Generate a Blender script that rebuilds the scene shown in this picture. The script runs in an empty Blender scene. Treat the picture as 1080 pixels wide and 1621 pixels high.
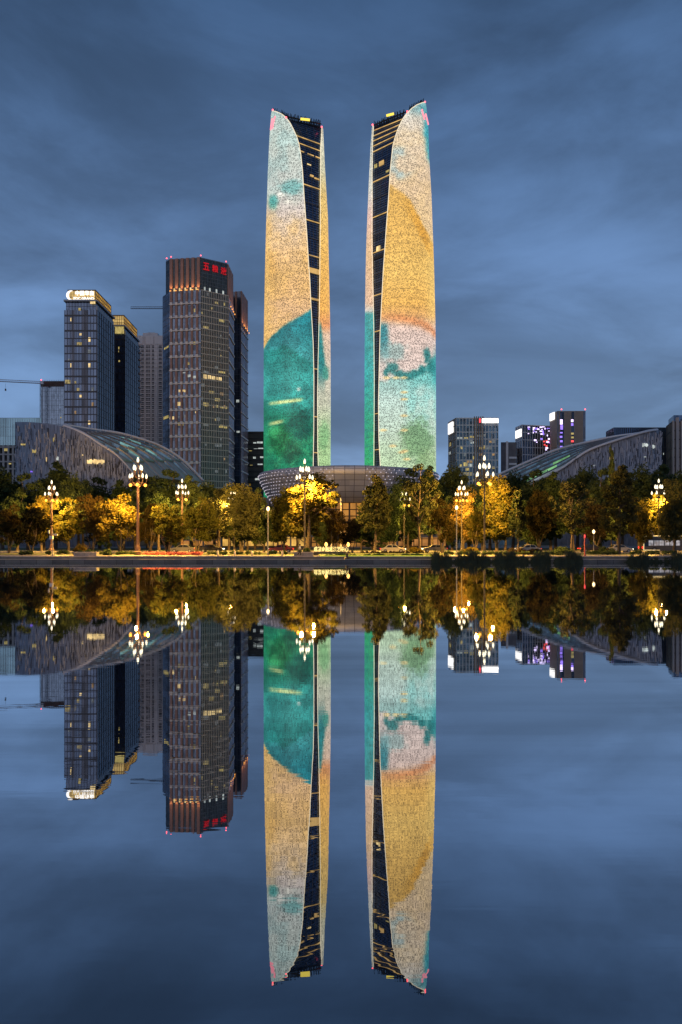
import bpy, math, random
import numpy as np
from mathutils import Vector

scene = bpy.context.scene
COL = scene.collection
R = math.radians
random.seed(7)
rng = np.random.default_rng(11)

# ------------------------------------------------------------------ camera
F = 1100.0           # focal length in photograph pixels (the photograph is 1080 x 1621)
H0 = 855.0           # row of the horizon
HC = 3.04            # camera height above the water
HB = 0.75            # far bank above the water
cam_d = bpy.data.cameras.new("camera")
cam_d.sensor_fit = 'VERTICAL'
cam_d.sensor_height = 36.0
cam_d.lens = F / 1621.0 * 36.0
cam_d.shift_y = (H0 - 810.5) / 1621.0
cam_d.clip_end = 9000
cam = bpy.data.objects.new("camera", cam_d)
COL.objects.link(cam)
cam.location = (0, 0, HC)
cam.rotation_euler = (R(90), 0, 0)
scene.camera = cam

# ------------------------------------------------------------------ world
scene.view_settings.view_transform = 'Standard'
scene.view_settings.look = 'None'
scene.view_settings.exposure = 0.0
scene.view_settings.gamma = 1.0
SUN_EL, SUN_ROT = R(1.5), R(200)
world = bpy.data.worlds.new("World")
scene.world = world
world.use_nodes = True
wt = world.node_tree
for n in list(wt.nodes):
    wt.nodes.remove(n)


def wn(kind, **kw):
    n = wt.nodes.new(kind)
    for k, v in kw.items():
        setattr(n, k, v)
    return n


def wl(a, b):
    wt.links.new(a, b)


w_out = wn('ShaderNodeOutputWorld')
w_bg = wn('ShaderNodeBackground')
w_sky = wn('ShaderNodeTexSky', sky_type='NISHITA', sun_disc=False, sun_elevation=SUN_EL, sun_rotation=SUN_ROT)
w_tc = wn('ShaderNodeTexCoord')
w_sep = wn('ShaderNodeSeparateXYZ')
wl(w_tc.outputs['Generated'], w_sep.inputs[0])
w_zp = wn('ShaderNodeMath', operation='MAXIMUM')
wl(w_sep.outputs['Z'], w_zp.inputs[0]); w_zp.inputs[1].default_value = 0.0
w_za = wn('ShaderNodeMath', operation='ADD')
wl(w_zp.outputs[0], w_za.inputs[0]); w_za.inputs[1].default_value = 0.30
w_div = wn('ShaderNodeVectorMath', operation='DIVIDE')
w_cmb = wn('ShaderNodeCombineXYZ')
for i in range(3):
    wl(w_za.outputs[0], w_cmb.inputs[i])
wl(w_tc.outputs['Generated'], w_div.inputs[0]); wl(w_cmb.outputs[0], w_div.inputs[1])
w_map = wn('ShaderNodeMapping')
w_map.inputs['Rotation'].default_value = (0, 0, R(24))
w_map.inputs['Scale'].default_value = (0.75, 1.5, 0.0)
w_map.inputs['Location'].default_value = (7.6, 2.2, 0)
wl(w_div.outputs[0], w_map.inputs[0])
w_n1 = wn('ShaderNodeTexNoise'); w_n1.inputs['Scale'].default_value = 1.15
w_n1.inputs['Detail'].default_value = 7; w_n1.inputs['Roughness'].default_value = 0.52; w_n1.inputs['Distortion'].default_value = 0.5
wl(w_map.outputs[0], w_n1.inputs['Vector'])
w_mr = wn('ShaderNodeMapRange'); w_mr.interpolation_type = 'SMOOTHSTEP'
w_mr.inputs['From Min'].default_value = 0.32; w_mr.inputs['From Max'].default_value = 0.70
w_mr.inputs['To Min'].default_value = 0.78; w_mr.inputs['To Max'].default_value = 1.22
wl(w_n1.outputs['Fac'], w_mr.inputs['Value'])
w_ramp = wn('ShaderNodeValToRGB')
els = w_ramp.color_ramp.elements
els[0].position = 0.0; els[0].color = (0.130, 0.215, 0.372, 1)
els[1].position = 1.0; els[1].color = (0.025, 0.056, 0.125, 1)
for p, c in ((0.15, (0.122, 0.212, 0.380, 1)), (0.34, (0.092, 0.168, 0.325, 1)), (0.50, (0.060, 0.120, 0.246, 1)), (0.62, (0.033, 0.072, 0.155, 1))):
    e = els.new(p); e.color = c
wl(w_zp.outputs[0], w_ramp.inputs[0])
w_mp2 = wn('ShaderNodeMapping')
w_mp2.inputs['Rotation'].default_value = (0, R(24), R(6)); w_mp2.inputs['Scale'].default_value = (1.7, 1.7, 4.2)
w_mp2.inputs['Location'].default_value = (0.4, 0.2, 2.35)
wl(w_tc.outputs['Generated'], w_mp2.inputs[0])
w_n2 = wn('ShaderNodeTexNoise'); w_n2.inputs['Scale'].default_value = 1.9; w_n2.inputs['Detail'].default_value = 11
w_n2.inputs['Roughness'].default_value = 0.58; w_n2.inputs['Distortion'].default_value = 0.35
wl(w_mp2.outputs[0], w_n2.inputs['Vector'])
w_mr2 = wn('ShaderNodeMapRange'); w_mr2.interpolation_type = 'SMOOTHSTEP'
w_mr2.inputs['From Min'].default_value = 0.30; w_mr2.inputs['From Max'].default_value = 0.72
w_mr2.inputs['To Min'].default_value = 0.76; w_mr2.inputs['To Max'].default_value = 1.32
wl(w_n2.outputs['Fac'], w_mr2.inputs['Value'])
w_cl = wn('ShaderNodeMath', operation='MULTIPLY'); wl(w_mr.outputs[0], w_cl.inputs[0]); wl(w_mr2.outputs[0], w_cl.inputs[1])
w_mul = wn('ShaderNodeVectorMath', operation='MULTIPLY')
w_c3 = wn('ShaderNodeCombineXYZ')
for i in range(3):
    wl(w_cl.outputs[0], w_c3.inputs[i])
wl(w_ramp.outputs[0], w_mul.inputs[0]); wl(w_c3.outputs[0], w_mul.inputs[1])
w_s2 = wn('ShaderNodeVectorMath', operation='SCALE'); w_s2.inputs['Scale'].default_value = 0.012
wl(w_sky.outputs[0], w_s2.inputs[0])
w_add = wn('ShaderNodeVectorMath', operation='ADD')
wl(w_mul.outputs[0], w_add.inputs[0]); wl(w_s2.outputs[0], w_add.inputs[1])
wl(w_add.outputs[0], w_bg.inputs['Color'])
w_bg.inputs['Strength'].default_value = 1.08
wl(w_bg.outputs[0], w_out.inputs[0])

# soft afterglow of the set sun, low behind the camera
sun_d = bpy.data.lights.new("sun", 'SUN')
sun_d.energy = 0.22
sun_d.angle = R(40)
sun_d.color = (1.0, 0.86, 0.78)
sun = bpy.data.objects.new("sun", sun_d)
COL.objects.link(sun)
sun.rotation_euler = (R(68), 0, R(-20))

try:
    scene.cycles.use_denoising = True
    scene.cycles.sample_clamp_indirect = 3.0
    scene.cycles.max_bounces = 6
    scene.cycles.diffuse_bounces = 2
    scene.cycles.glossy_bounces = 3
    scene.cycles.transmission_bounces = 4
    scene.cycles.caustics_reflective = False
    scene.cycles.caustics_refractive = False
except Exception:
    pass


# ------------------------------------------------------------------ helpers
def X(px, d):
    return (px - 540.0) * d / F


def Z(row, d):
    return HC + (H0 - row) * d / F


def P(px, row, d):
    return Vector((X(px, d), d, Z(row, d)))


def lin(c):
    out = []
    for v in c[:3]:
        v = v / 255.0
        out.append(v / 12.92 if v <= 0.04045 else ((v + 0.055) / 1.055) ** 2.4)
    return out


def tag(o, label=None, cat=None, group=None, kind=None):
    if label: o['label'] = label
    if cat: o['category'] = cat
    if group: o['group'] = group
    if kind: o['kind'] = kind
    return o


def empty(name, loc, label=None, cat=None, group=None):
    o = bpy.data.objects.new(name, None)
    o.empty_display_size = 0.5
    COL.objects.link(o)
    o.location = loc
    return tag(o, label, cat, group)


def copy_tree(o, parent=None):
    c = o.copy()
    COL.objects.link(c)
    if parent is not None:
        c.parent = parent
    for ch in list(o.children):
        copy_tree(ch, c)
    return c


def root_loc(o):
    v = Vector((0, 0, 0))
    while o is not None:
        v = v + Vector(o.location)
        o = o.parent
    return v


class MB:
    def __init__(self):
        self.v = []; self.f = []

    def add(self, vs, fs):
        b = len(self.v)
        self.v.extend([tuple(p) for p in vs])
        self.f.extend([tuple(i + b for i in q) for q in fs])

    def obox(self, o, ux, uy, uz):
        o, ux, uy, uz = Vector(o), Vector(ux), Vector(uy), Vector(uz)
        vs = [o, o + ux, o + ux + uy, o + uy, o + uz, o + ux + uz, o + ux + uy + uz, o + uy + uz]
        self.add(vs, [(0, 3, 2, 1), (4, 5, 6, 7), (0, 1, 5, 4), (1, 2, 6, 5), (2, 3, 7, 6), (3, 0, 4, 7)])

    def box(self, c, s, rz=0.0):
        ca, sa = math.cos(rz), math.sin(rz)
        ux = Vector((ca, sa, 0)) * s[0]; uy = Vector((-sa, ca, 0)) * s[1]; uz = Vector((0, 0, s[2]))
        self.obox(Vector(c) - ux / 2 - uy / 2 - uz / 2, ux, uy, uz)

    def fbox(self, A, B, s0, s1, z0, z1, out, inn=0.0):
        """box on the wall from plan point A to B (left to right seen from outside), s in metres along it"""
        A = Vector((A[0], A[1], 0)); B = Vector((B[0], B[1], 0))
        u = (B - A).normalized(); n = Vector((u.y, -u.x, 0))
        o = A + u * s0 + n * (-inn) + Vector((0, 0, z0))
        self.obox(o, u * (s1 - s0), n * (out + inn), Vector((0, 0, z1 - z0)))

    def prism(self, pts, z0, z1):
        n = len(pts)
        vs = [(p[0], p[1], z0) for p in pts] + [(p[0], p[1], z1) for p in pts]
        fs = [tuple(range(n))[::-1], tuple(range(n, 2 * n))]
        for i in range(n):
            j = (i + 1) % n
            fs.append((i, j, n + j, n + i))
        self.add(vs, fs)

    def tube(self, pts, rad, n=6, cap=True):
        pts = [Vector(p) for p in pts]
        if not isinstance(rad, (list, tuple)):
            rad = [rad] * len(pts)
        vs = []; fs = []
        for i, p in enumerate(pts):
            t = (pts[min(i + 1, len(pts) - 1)] - pts[max(i - 1, 0)])
            if t.length < 1e-6: t = Vector((0, 0, 1))
            t.normalize()
            a = Vector((1, 0, 0)) if abs(t.x) < 0.8 else Vector((0, 1, 0))
            e1 = t.cross(a).normalized(); e2 = t.cross(e1)
            for k in range(n):
                an = 2 * math.pi * k / n
                vs.append(p + (e1 * math.cos(an) + e2 * math.sin(an)) * rad[i])
        for i in range(len(pts) - 1):
            for k in range(n):
                k2 = (k + 1) % n
                fs.append((i * n + k, i * n + k2, (i + 1) * n + k2, (i + 1) * n + k))
        if cap:
            fs.append(tuple(range(n))[::-1])
            fs.append(tuple((len(pts) - 1) * n + k for k in range(n)))
        self.add(vs, fs)

    def lathe(self, prof, c=(0, 0, 0), n=16):
        vs = []; fs = []
        for r, z in prof:
            for k in range(n):
                an = 2 * math.pi * k / n
                vs.append((c[0] + r * math.cos(an), c[1] + r * math.sin(an), c[2] + z))
        for i in range(len(prof) - 1):
            for k in range(n):
                k2 = (k + 1) % n
                fs.append((i * n + k, i * n + k2, (i + 1) * n + k2, (i + 1) * n + k))
        fs.append(tuple(range(n))[::-1])
        fs.append(tuple((len(prof) - 1) * n + k for k in range(n)))
        self.add(vs, fs)

    def ball(self, c, r, n=10, sz=1.0):
        prof = []
        m = max(4, n // 2)
        for i in range(m + 1):
            a = -math.pi / 2 + math.pi * i / m
            prof.append((max(0.001, r * math.cos(a)), r * sz * math.sin(a)))
        self.lathe(prof, c, n)

    def strip(self, A, B):
        """sheet between two equal polylines"""
        n = len(A)
        self.add(list(A) + list(B), [(i, i + 1, n + i + 1, n + i) for i in range(n - 1)])

    def build(self, name, mat, parent=None, smooth=False, bevel=0.0):
        off = root_loc(parent) if parent is not None else Vector((0, 0, 0))
        me = bpy.data.meshes.new(name)
        me.from_pydata([(v[0] - off.x, v[1] - off.y, v[2] - off.z) for v in self.v], [], self.f)
        me.update()
        if smooth:
            me.polygons.foreach_set('use_smooth', [True] * len(me.polygons))
        me.materials.append(mat)
        o = bpy.data.objects.new(name, me)
        COL.objects.link(o)
        if parent is not None:
            o.parent = parent
        if bevel:
            m = o.modifiers.new("bevel", 'BEVEL'); m.width = bevel; m.segments = 2; m.limit_method = 'ANGLE'
        return o


MATS = {}


def nodes_of(m):
    m.use_nodes = True
    nt = m.node_tree
    return nt, nt.nodes['Principled BSDF']


def mat(name, col, rough=0.6, metal=0.0, noise=0.0, scale=1.0, stretch=(1, 1, 1), bump=0.0, spec=0.5):
    """plain surface with a mottled procedural colour"""
    if name in MATS: return MATS[name]
    m = bpy.data.materials.new(name); MATS[name] = m
    nt, b = nodes_of(m)
    b.inputs['Roughness'].default_value = rough
    b.inputs['Metallic'].default_value = metal
    b.inputs['Specular IOR Level'].default_value = spec
    b.inputs['Base Color'].default_value = (*col, 1)
    if noise or bump:
        tc = nt.nodes.new('ShaderNodeTexCoord'); mp = nt.nodes.new('ShaderNodeMapping')
        mp.inputs['Scale'].default_value = stretch
        nz = nt.nodes.new('ShaderNodeTexNoise'); nz.inputs['Scale'].default_value = scale; nz.inputs['Detail'].default_value = 6
        nt.links.new(tc.outputs['Object'], mp.inputs[0]); nt.links.new(mp.outputs[0], nz.inputs['Vector'])
        rp = nt.nodes.new('ShaderNodeMapRange')
        rp.inputs['From Min'].default_value = 0.3; rp.inputs['From Max'].default_value = 0.7
        rp.inputs['To Min'].default_value = 1 - noise; rp.inputs['To Max'].default_value = 1 + noise
        nt.links.new(nz.outputs['Fac'], rp.inputs['Value'])
        mx = nt.nodes.new('ShaderNodeVectorMath'); mx.operation = 'SCALE'
        mx.inputs[0].default_value = col
        nt.links.new(rp.outputs[0], mx.inputs['Scale'])
        nt.links.new(mx.outputs[0], b.inputs['Base Color'])
        if bump:
            bp = nt.nodes.new('ShaderNodeBump'); bp.inputs['Strength'].default_value = bump
            nt.links.new(nz.outputs['Fac'], bp.inputs['Height']); nt.links.new(bp.outputs[0], b.inputs['Normal'])
    return m


def emi(name, srgb, strength=1.0, sample=False, noise=0.0, scale=(1, 1, 1)):
    """something that gives off light"""
    if name in MATS: return MATS[name]
    m = bpy.data.materials.new(name); MATS[name] = m
    nt, b = nodes_of(m)
    c = lin(srgb)
    b.inputs['Base Color'].default_value = (*[x * 0.3 for x in c], 1)
    b.inputs['Emission Color'].default_value = (*c, 1)
    b.inputs['Emission Strength'].default_value = strength
    if noise:
        tc = nt.nodes.new('ShaderNodeTexCoord'); mp = nt.nodes.new('ShaderNodeMapping')
        mp.inputs['Scale'].default_value = scale
        nz = nt.nodes.new('ShaderNodeTexNoise'); nz.inputs['Scale'].default_value = 1.0; nz.inputs['Detail'].default_value = 4
        nt.links.new(tc.outputs['Object'], mp.inputs[0]); nt.links.new(mp.outputs[0], nz.inputs['Vector'])
        rp = nt.nodes.new('ShaderNodeMapRange')
        rp.inputs['From Min'].default_value = 0.35; rp.inputs['From Max'].default_value = 0.65
        rp.inputs['To Min'].default_value = strength * (1 - noise); rp.inputs['To Max'].default_value = strength * (1 + noise)
        nt.links.new(nz.outputs['Fac'], rp.inputs['Value'])
        nt.links.new(rp.outputs[0], b.inputs['Emission Strength'])
    if not sample:
        m.cycles.emission_sampling = 'NONE'
    return m


def glass(name, col, cell=(1.5, 4.0), var=0.5, rough=0.12, metal=0.7, gap=0.0, gapcol=(0.02, 0.02, 0.02)):
    """curtain wall glass: every pane its own tint, reflecting the sky"""
    if name in MATS: return MATS[name]
    m = bpy.data.materials.new(name); MATS[name] = m
    nt, b = nodes_of(m)
    N = nt.nodes; L = nt.links
    tc = N.new('ShaderNodeTexCoord'); sp = N.new('ShaderNodeSeparateXYZ')
    L.new(tc.outputs['Object'], sp.inputs[0])
    h = N.new('ShaderNodeMath'); h.operation = 'ADD'
    L.new(sp.outputs['X'], h.inputs[0])
    my = N.new('ShaderNodeMath'); my.operation = 'MULTIPLY'; my.inputs[1].default_value = 0.93
    L.new(sp.outputs['Y'], my.inputs[0]); L.new(my.outputs[0], h.inputs[1])

    def snap(sock, size):
        d = N.new('ShaderNodeMath'); d.operation = 'DIVIDE'; d.inputs[1].default_value = size
        L.new(sock, d.inputs[0])
        fl = N.new('ShaderNodeMath'); fl.operation = 'FLOOR'; L.new(d.outputs[0], fl.inputs[0])
        fr = N.new('ShaderNodeMath'); fr.operation = 'FRACT'; L.new(d.outputs[0], fr.inputs[0])
        return fl.outputs[0], fr.outputs[0]
    a, af = snap(h.outputs[0], cell[0]); z, zf = snap(sp.outputs['Z'], cell[1])
    cb = N.new('ShaderNodeCombineXYZ'); L.new(a, cb.inputs[0]); L.new(z, cb.inputs[1])
    wn_ = N.new('ShaderNodeTexWhiteNoise'); wn_.noise_dimensions = '2D'
    L.new(cb.outputs[0], wn_.inputs['Vector'])
    rp = N.new('ShaderNodeMapRange'); rp.inputs['To Min'].default_value = 1 - var; rp.inputs['To Max'].default_value = 1 + var
    L.new(wn_.outputs['Value'], rp.inputs['Value'])
    sc = N.new('ShaderNodeVectorMath'); sc.operation = 'SCALE'; sc.inputs[0].default_value = col
    L.new(rp.outputs[0], sc.inputs['Scale'])
    last = sc.outputs[0]
    if gap > 0:
        lt = N.new('ShaderNodeMath'); lt.operation = 'LESS_THAN'; lt.inputs[1].default_value = gap
        L.new(zf, lt.inputs[0])
        mx = N.new('ShaderNodeMix'); mx.data_type = 'RGBA'
        L.new(lt.outputs[0], mx.inputs['Factor']); L.new(last, mx.inputs['A']); mx.inputs['B'].default_value = (*gapcol, 1)
        last = mx.outputs['Result']
    L.new(last, b.inputs['Base Color'])
    b.inputs['Metallic'].default_value = metal
    b.inputs['Roughness'].default_value = rough
    return m


def text_mesh(body, size, depth=0.05):
    cu = bpy.data.curves.new("lettering", 'FONT')
    cu.body = body; cu.size = size; cu.extrude = depth; cu.align_x = 'CENTER'; cu.align_y = 'CENTER'
    cu.offset = size * 0.012
    o = bpy.data.objects.new("lettering", cu)
    COL.objects.link(o)
    bpy.context.view_layer.update()
    dg = bpy.context.evaluated_depsgraph_get()
    me = bpy.data.meshes.new_from_object(o.evaluated_get(dg))
    bpy.data.objects.remove(o)
    bpy.data.curves.remove(cu)
    return me


def text_on(name, body, A, B, s_mid, z_mid, width, height, out, material, parent, slant=0.0):
    """lettering standing on the wall A-B"""
    me = text_mesh(body, 1.0, 0.06)
    co = np.zeros(len(me.vertices) * 3); me.vertices.foreach_get('co', co); co = co.reshape(-1, 3)
    if len(co) == 0: return None
    lo, hi = co.min(0), co.max(0)
    co = (co - (lo + hi) / 2) / np.maximum(hi - lo, 1e-6)
    A = Vector((A[0], A[1], 0)); B = Vector((B[0], B[1], 0)); u = (B - A).normalized(); n = Vector((u.y, -u.x, 0))
    off = root_loc(parent) if parent is not None else Vector((0, 0, 0))
    c = A + u * s_mid + n * out + Vector((0, 0, z_mid)) - off
    new = np.zeros_like(co)
    for k in range(3):
        new[:, k] = c[k] + co[:, 0] * width * u[k] + co[:, 2] * 0.35 * n[k]
    new[:, 2] += co[:, 1] * height + slant * co[:, 0] * width
    me.vertices.foreach_set('co', new.ravel())
    me.materials.clear(); me.materials.append(material)
    me.update()
    o = bpy.data.objects.new(name, me); COL.objects.link(o)
    if parent is not None: o.parent = parent
    return o


# ------------------------------------------------------------------ common materials
M_STONE = mat('pale_stone', (0.30, 0.29, 0.28), 0.75, noise=0.15, scale=0.3)
M_PAVE = mat('paving_stone', (0.17, 0.165, 0.16), 0.55, noise=0.25, scale=1.2, bump=0.1)
M_EDGE = mat('kerb_stone', (0.66, 0.60, 0.54), 0.5, noise=0.12, scale=2.0)  # lightened, lines of light along the quay put into the stone colour
M_BRICK = mat('red_brown_granite', (0.36, 0.19, 0.145), 0.6, noise=0.12, scale=0.4)
M_BAND = mat('cream_spandrel', (0.80, 0.70, 0.64), 0.6, noise=0.08, scale=0.4)
M_DARKMETAL = mat('dark_metal', (0.045, 0.047, 0.055), 0.4, 0.6, noise=0.1, scale=2)
M_GREYMETAL = mat('grey_metal', (0.26, 0.27, 0.29), 0.4, 0.5, noise=0.1, scale=1)
M_WHITE = mat('white_paint', (0.7, 0.7, 0.72), 0.5, noise=0.06, scale=1)
M_RED = emi('red_obstruction_glow', (255, 90, 100), 4.0)
M_WARMWIN = emi('warm_window_glow', (255, 220, 150), 0.9, noise=0.35, scale=(0.8, 0.8, 0.5))
M_WARMWIN2 = emi('yellow_window_glow', (240, 215, 130), 0.45, noise=0.4, scale=(0.8, 0.8, 0.5))
M_COOLWIN = emi('cool_window_glow', (225, 235, 230), 0.55, noise=0.4, scale=(0.8, 0.8, 0.5))
M_WHITESIGN = emi('white_sign_glow', (255, 250, 245), 1.5)

# ------------------------------------------------------------------ setting: water, ground, road
# water
m = bpy.data.materials.new('still_water'); MATS['water'] = m
m.use_nodes = True
nt = m.node_tree; N = nt.nodes; L = nt.links
for n in list(N): N.remove(n)
o_ = N.new('ShaderNodeOutputMaterial'); gl = N.new('ShaderNodeBsdfGlossy'); df = N.new('ShaderNodeBsdfDiffuse'); mx = N.new('ShaderNodeMixShader')
lw = N.new('ShaderNodeLayerWeight'); lw.inputs['Blend'].default_value = 0.5
mr = N.new('ShaderNodeValToRGB')
for k_, (p_, v_) in enumerate(((0.40, .28), (0.95, .93), (0.50, .45), (0.63, .70), (0.79, .78))):
    e_ = mr.color_ramp.elements[k_] if k_ < 2 else mr.color_ramp.elements.new(p_)
    e_.position = p_; e_.color = (v_, v_, v_, 1)
L.new(lw.outputs['Facing'], mr.inputs[0])
gl.inputs['Color'].default_value = (0.93, 0.96, 1.0, 1); gl.inputs['Roughness'].default_value = 0.006
df.inputs['Color'].default_value = (0.012, 0.02, 0.03, 1)
tc = N.new('ShaderNodeTexCoord')


def wave(scale_xy, sc, detail):
    mp = N.new('ShaderNodeMapping'); mp.inputs['Scale'].default_value = (*scale_xy, 1)
    L.new(tc.outputs['Object'], mp.inputs[0])
    nz = N.new('ShaderNodeTexNoise'); nz.inputs['Scale'].default_value = sc; nz.inputs['Detail'].default_value = detail
    nz.inputs['Distortion'].default_value = 0.4
    L.new(mp.outputs[0], nz.inputs['Vector'])
    return nz.outputs['Fac']


w1 = wave((0.25, 1.8), 3.2, 2); w2 = wave((0.06, 0.45), 1.0, 2)
b1 = N.new('ShaderNodeBump'); b1.inputs['Distance'].default_value = 1.0; b1.inputs['Strength'].default_value = 1.0
s1 = N.new('ShaderNodeMath'); s1.operation = 'MULTIPLY'; s1.inputs[1].default_value = 0.00034
s2 = N.new('ShaderNodeMath'); s2.operation = 'MULTIPLY'; s2.inputs[1].default_value = 0.0006
ad = N.new('ShaderNodeMath'); ad.operation = 'ADD'
L.new(w1, s1.inputs[0]); L.new(w2, s2.inputs[0]); L.new(s1.outputs[0], ad.inputs[0]); L.new(s2.outputs[0], ad.inputs[1])
L.new(ad.outputs[0], b1.inputs['Height']); L.new(b1.outputs[0], gl.inputs['Normal'])
w3 = wave((0.05, 0.9), 1.0, 5)
r3 = N.new('ShaderNodeMapRange'); r3.inputs['From Min'].default_value = .3; r3.inputs['From Max'].default_value = .7
r3.inputs['To Min'].default_value = .86; r3.inputs['To Max'].default_value = 1.06
L.new(w3, r3.inputs['Value'])
m3 = N.new('ShaderNodeMath'); m3.operation = 'MULTIPLY'; m3.use_clamp = True
L.new(mr.outputs[0], m3.inputs[0]); L.new(r3.outputs[0], m3.inputs[1])
L.new(m3.outputs[0], mx.inputs[0]); L.new(df.outputs[0], mx.inputs[1]); L.new(gl.outputs[0], mx.inputs[2]); L.new(mx.outputs[0], o_.inputs[0])
b = MB(); b.add([(-900, -500, 0), (900, -500, 0), (900, 97.5, 0), (-900, 97.5, 0)], [(0, 1, 2, 3)])
tag(b.build('water', m), kind='structure')

# ground: one sheet to the horizon, its front a low quay wall
b = MB()
b.add([(-4000, 97, HB), (4000, 97, HB), (4000, 6000, HB), (-4000, 6000, HB), (-4000, 97, -1), (4000, 97, -1)], [(0, 1, 2, 3), (4, 5, 1, 0)])
tag(b.build('ground', M_PAVE), kind='structure')
b = MB()
b.box((-145, 96.2, -0.2), (380, 1.6, 1.14))       # lower step of the quay, z top .37
m = mat('quay_stone', (0.16, 0.16, 0.165), 0.45)
nt, bs = nodes_of(m); N = nt.nodes; L = nt.links
tcq = N.new('ShaderNodeTexCoord'); sq = N.new('ShaderNodeSeparateXYZ'); cq = N.new('ShaderNodeCombineXYZ'); bq = N.new('ShaderNodeTexBrick'); nq = N.new('ShaderNodeTexNoise')
L.new(tcq.outputs['Object'], sq.inputs[0]); aq = N.new('ShaderNodeMath'); aq.operation = 'ADD'
L.new(sq.outputs['Y'], aq.inputs[0]); L.new(sq.outputs['Z'], aq.inputs[1]); L.new(sq.outputs['X'], cq.inputs[0]); L.new(aq.outputs[0], cq.inputs[1]); L.new(cq.outputs[0], bq.inputs['Vector'])
bq.inputs['Scale'].default_value = 1; bq.inputs['Brick Width'].default_value = 2.2; bq.inputs['Row Height'].default_value = .42; bq.inputs['Mortar Size'].default_value = .03; bq.inputs['Bias'].default_value = -.1
bq.inputs['Color1'].default_value = (.13, .13, .14, 1); bq.inputs['Color2'].default_value = (.26, .255, .25, 1); bq.inputs['Mortar'].default_value = (.03, .03, .03, 1)
nq.inputs['Scale'].default_value = .5; nq.inputs['Detail'].default_value = 8; L.new(tcq.outputs['Object'], nq.inputs['Vector'])
mq = N.new('ShaderNodeMix'); mq.data_type = 'RGBA'; mq.blend_type = 'MULTIPLY'; mq.inputs['Factor'].default_value = .8
L.new(bq.outputs['Color'], mq.inputs['A']); L.new(nq.outputs['Fac'], mq.inputs['B']); L.new(mq.outputs['Result'], bs.inputs['Base Color'])
tag(b.build('quay_step', m), kind='structure')
b = MB()
b.box((-145, 95.5, 0.395), (380, 0.18, 0.05)); b.box((-145, 97.15, HB + 0.03), (380, 0.3, 0.06))
b.box((240, 97.15, HB + 0.03), (390, 0.3, 0.06))
tag(b.build('kerb', M_EDGE), kind='structure')
b = MB(); b.add([(-900, 124, HB + .004), (900, 124, HB + .004), (900, 140, HB + .004), (-900, 140, HB + .004)], [(0, 1, 2, 3)])
tag(b.build('road', mat('asphalt', (0.05, 0.05, 0.052), 0.6, noise=0.2, scale=2)), kind='structure')
b = MB()
for i in range(-60, 60):
    b.add([(i * 6, 131.9, HB + .008), (i * 6 + 3, 131.9, HB + .008), (i * 6 + 3, 132.1, HB + .008), (i * 6, 132.1, HB + .008)], [(0, 1, 2, 3)])
tag(b.build('road_markings', M_WHITE), kind='structure')
b = MB()
b.box((0, 123.8, HB + 0.06), (900, 0.3, 0.14)); b.box((0, 140.2, HB + 0.06), (900, 0.3, 0.14))
tag(b.build('road_kerb', M_STONE), kind='structure')
M_LAWN = mat('lawn_green', (0.045, 0.075, 0.022), 0.9, noise=0.4, scale=1.5, bump=0.3)
b = MB()
b.add([(X(505, 99), 98.2, HB + .01), (X(683, 99), 98.2, HB + .01), (X(683, 104), 104, HB + .35), (X(505, 104), 104, HB + .35)], [(0, 1, 2, 3)])
b.add([(-120, 108, HB + .008), (140, 108, HB + .008), (140, 123, HB + .008), (-120, 123, HB + .008)], [(0, 1, 2, 3)])
b.add([(-260, 142, HB + .008), (260, 142, HB + .008), (260, 206, HB + .008), (-260, 206, HB + .008)], [(0, 1, 2, 3)])
tag(b.build('lawn', M_LAWN), kind='structure')

# ------------------------------------------------------------------ the twin towers
DT = 344.0


def interp(tab, v):
    ks = [t[0] for t in tab]
    return float(np.interp(v, ks, [t[1] for t in tab]))


def vnoise(x, y, seed=0):
    """2-D value noise on arrays"""
    xi = np.floor(x).astype(np.int64); yi = np.floor(y).astype(np.int64)
    xf = x - xi; yf = y - yi
    xf = xf * xf * (3 - 2 * xf); yf = yf * yf * (3 - 2 * yf)

    def h(a, b_):
        n = (a * 374761393 + b_ * 668265263 + seed * 144665) & 0x7fffffff
        n = ((n ^ (n >> 13)) * 1274126177) & 0x7fffffff
        return ((n ^ (n >> 16)) & 0xffff) / 65535.0
    return (h(xi, yi) * (1 - xf) + h(xi + 1, yi) * xf) * (1 - yf) + (h(xi, yi + 1) * (1 - xf) + h(xi + 1, yi + 1) * xf) * yf


def fbm(x, y, seed=0, o=4):
    s = 0; a = 0.5; t = 0
    for i in range(o):
        s = s + a * vnoise(x * 2 ** i, y * 2 ** i, seed + i * 17); t += a; a *= 0.55
    return s / t


def sig(v, w=1.0):
    return 1 / (1 + np.exp(-np.clip(v / w, -40, 40)))


def over(c, col, m_):
    return c * (1 - m_[:, None]) + np.array(col, float)[None, :] * m_[:, None]


def stops(Y, tab):
    ks = [t[0] for t in tab]
    return np.stack([np.interp(Y, ks, [t[1][k] for t in tab]) for k in range(3)], 1)


def canopy(X_, Y_, cx, cy, rx, ry, seed):
    """ragged tree shape mask in the display picture"""
    r = np.sqrt(((X_ - cx) / rx) ** 2 + ((Y_ - cy) / ry) ** 2)
    return sig((1.0 + 0.9 * (fbm(X_ * 0.22, Y_ * 0.22, seed) - 0.5) - r) * 9)


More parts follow.
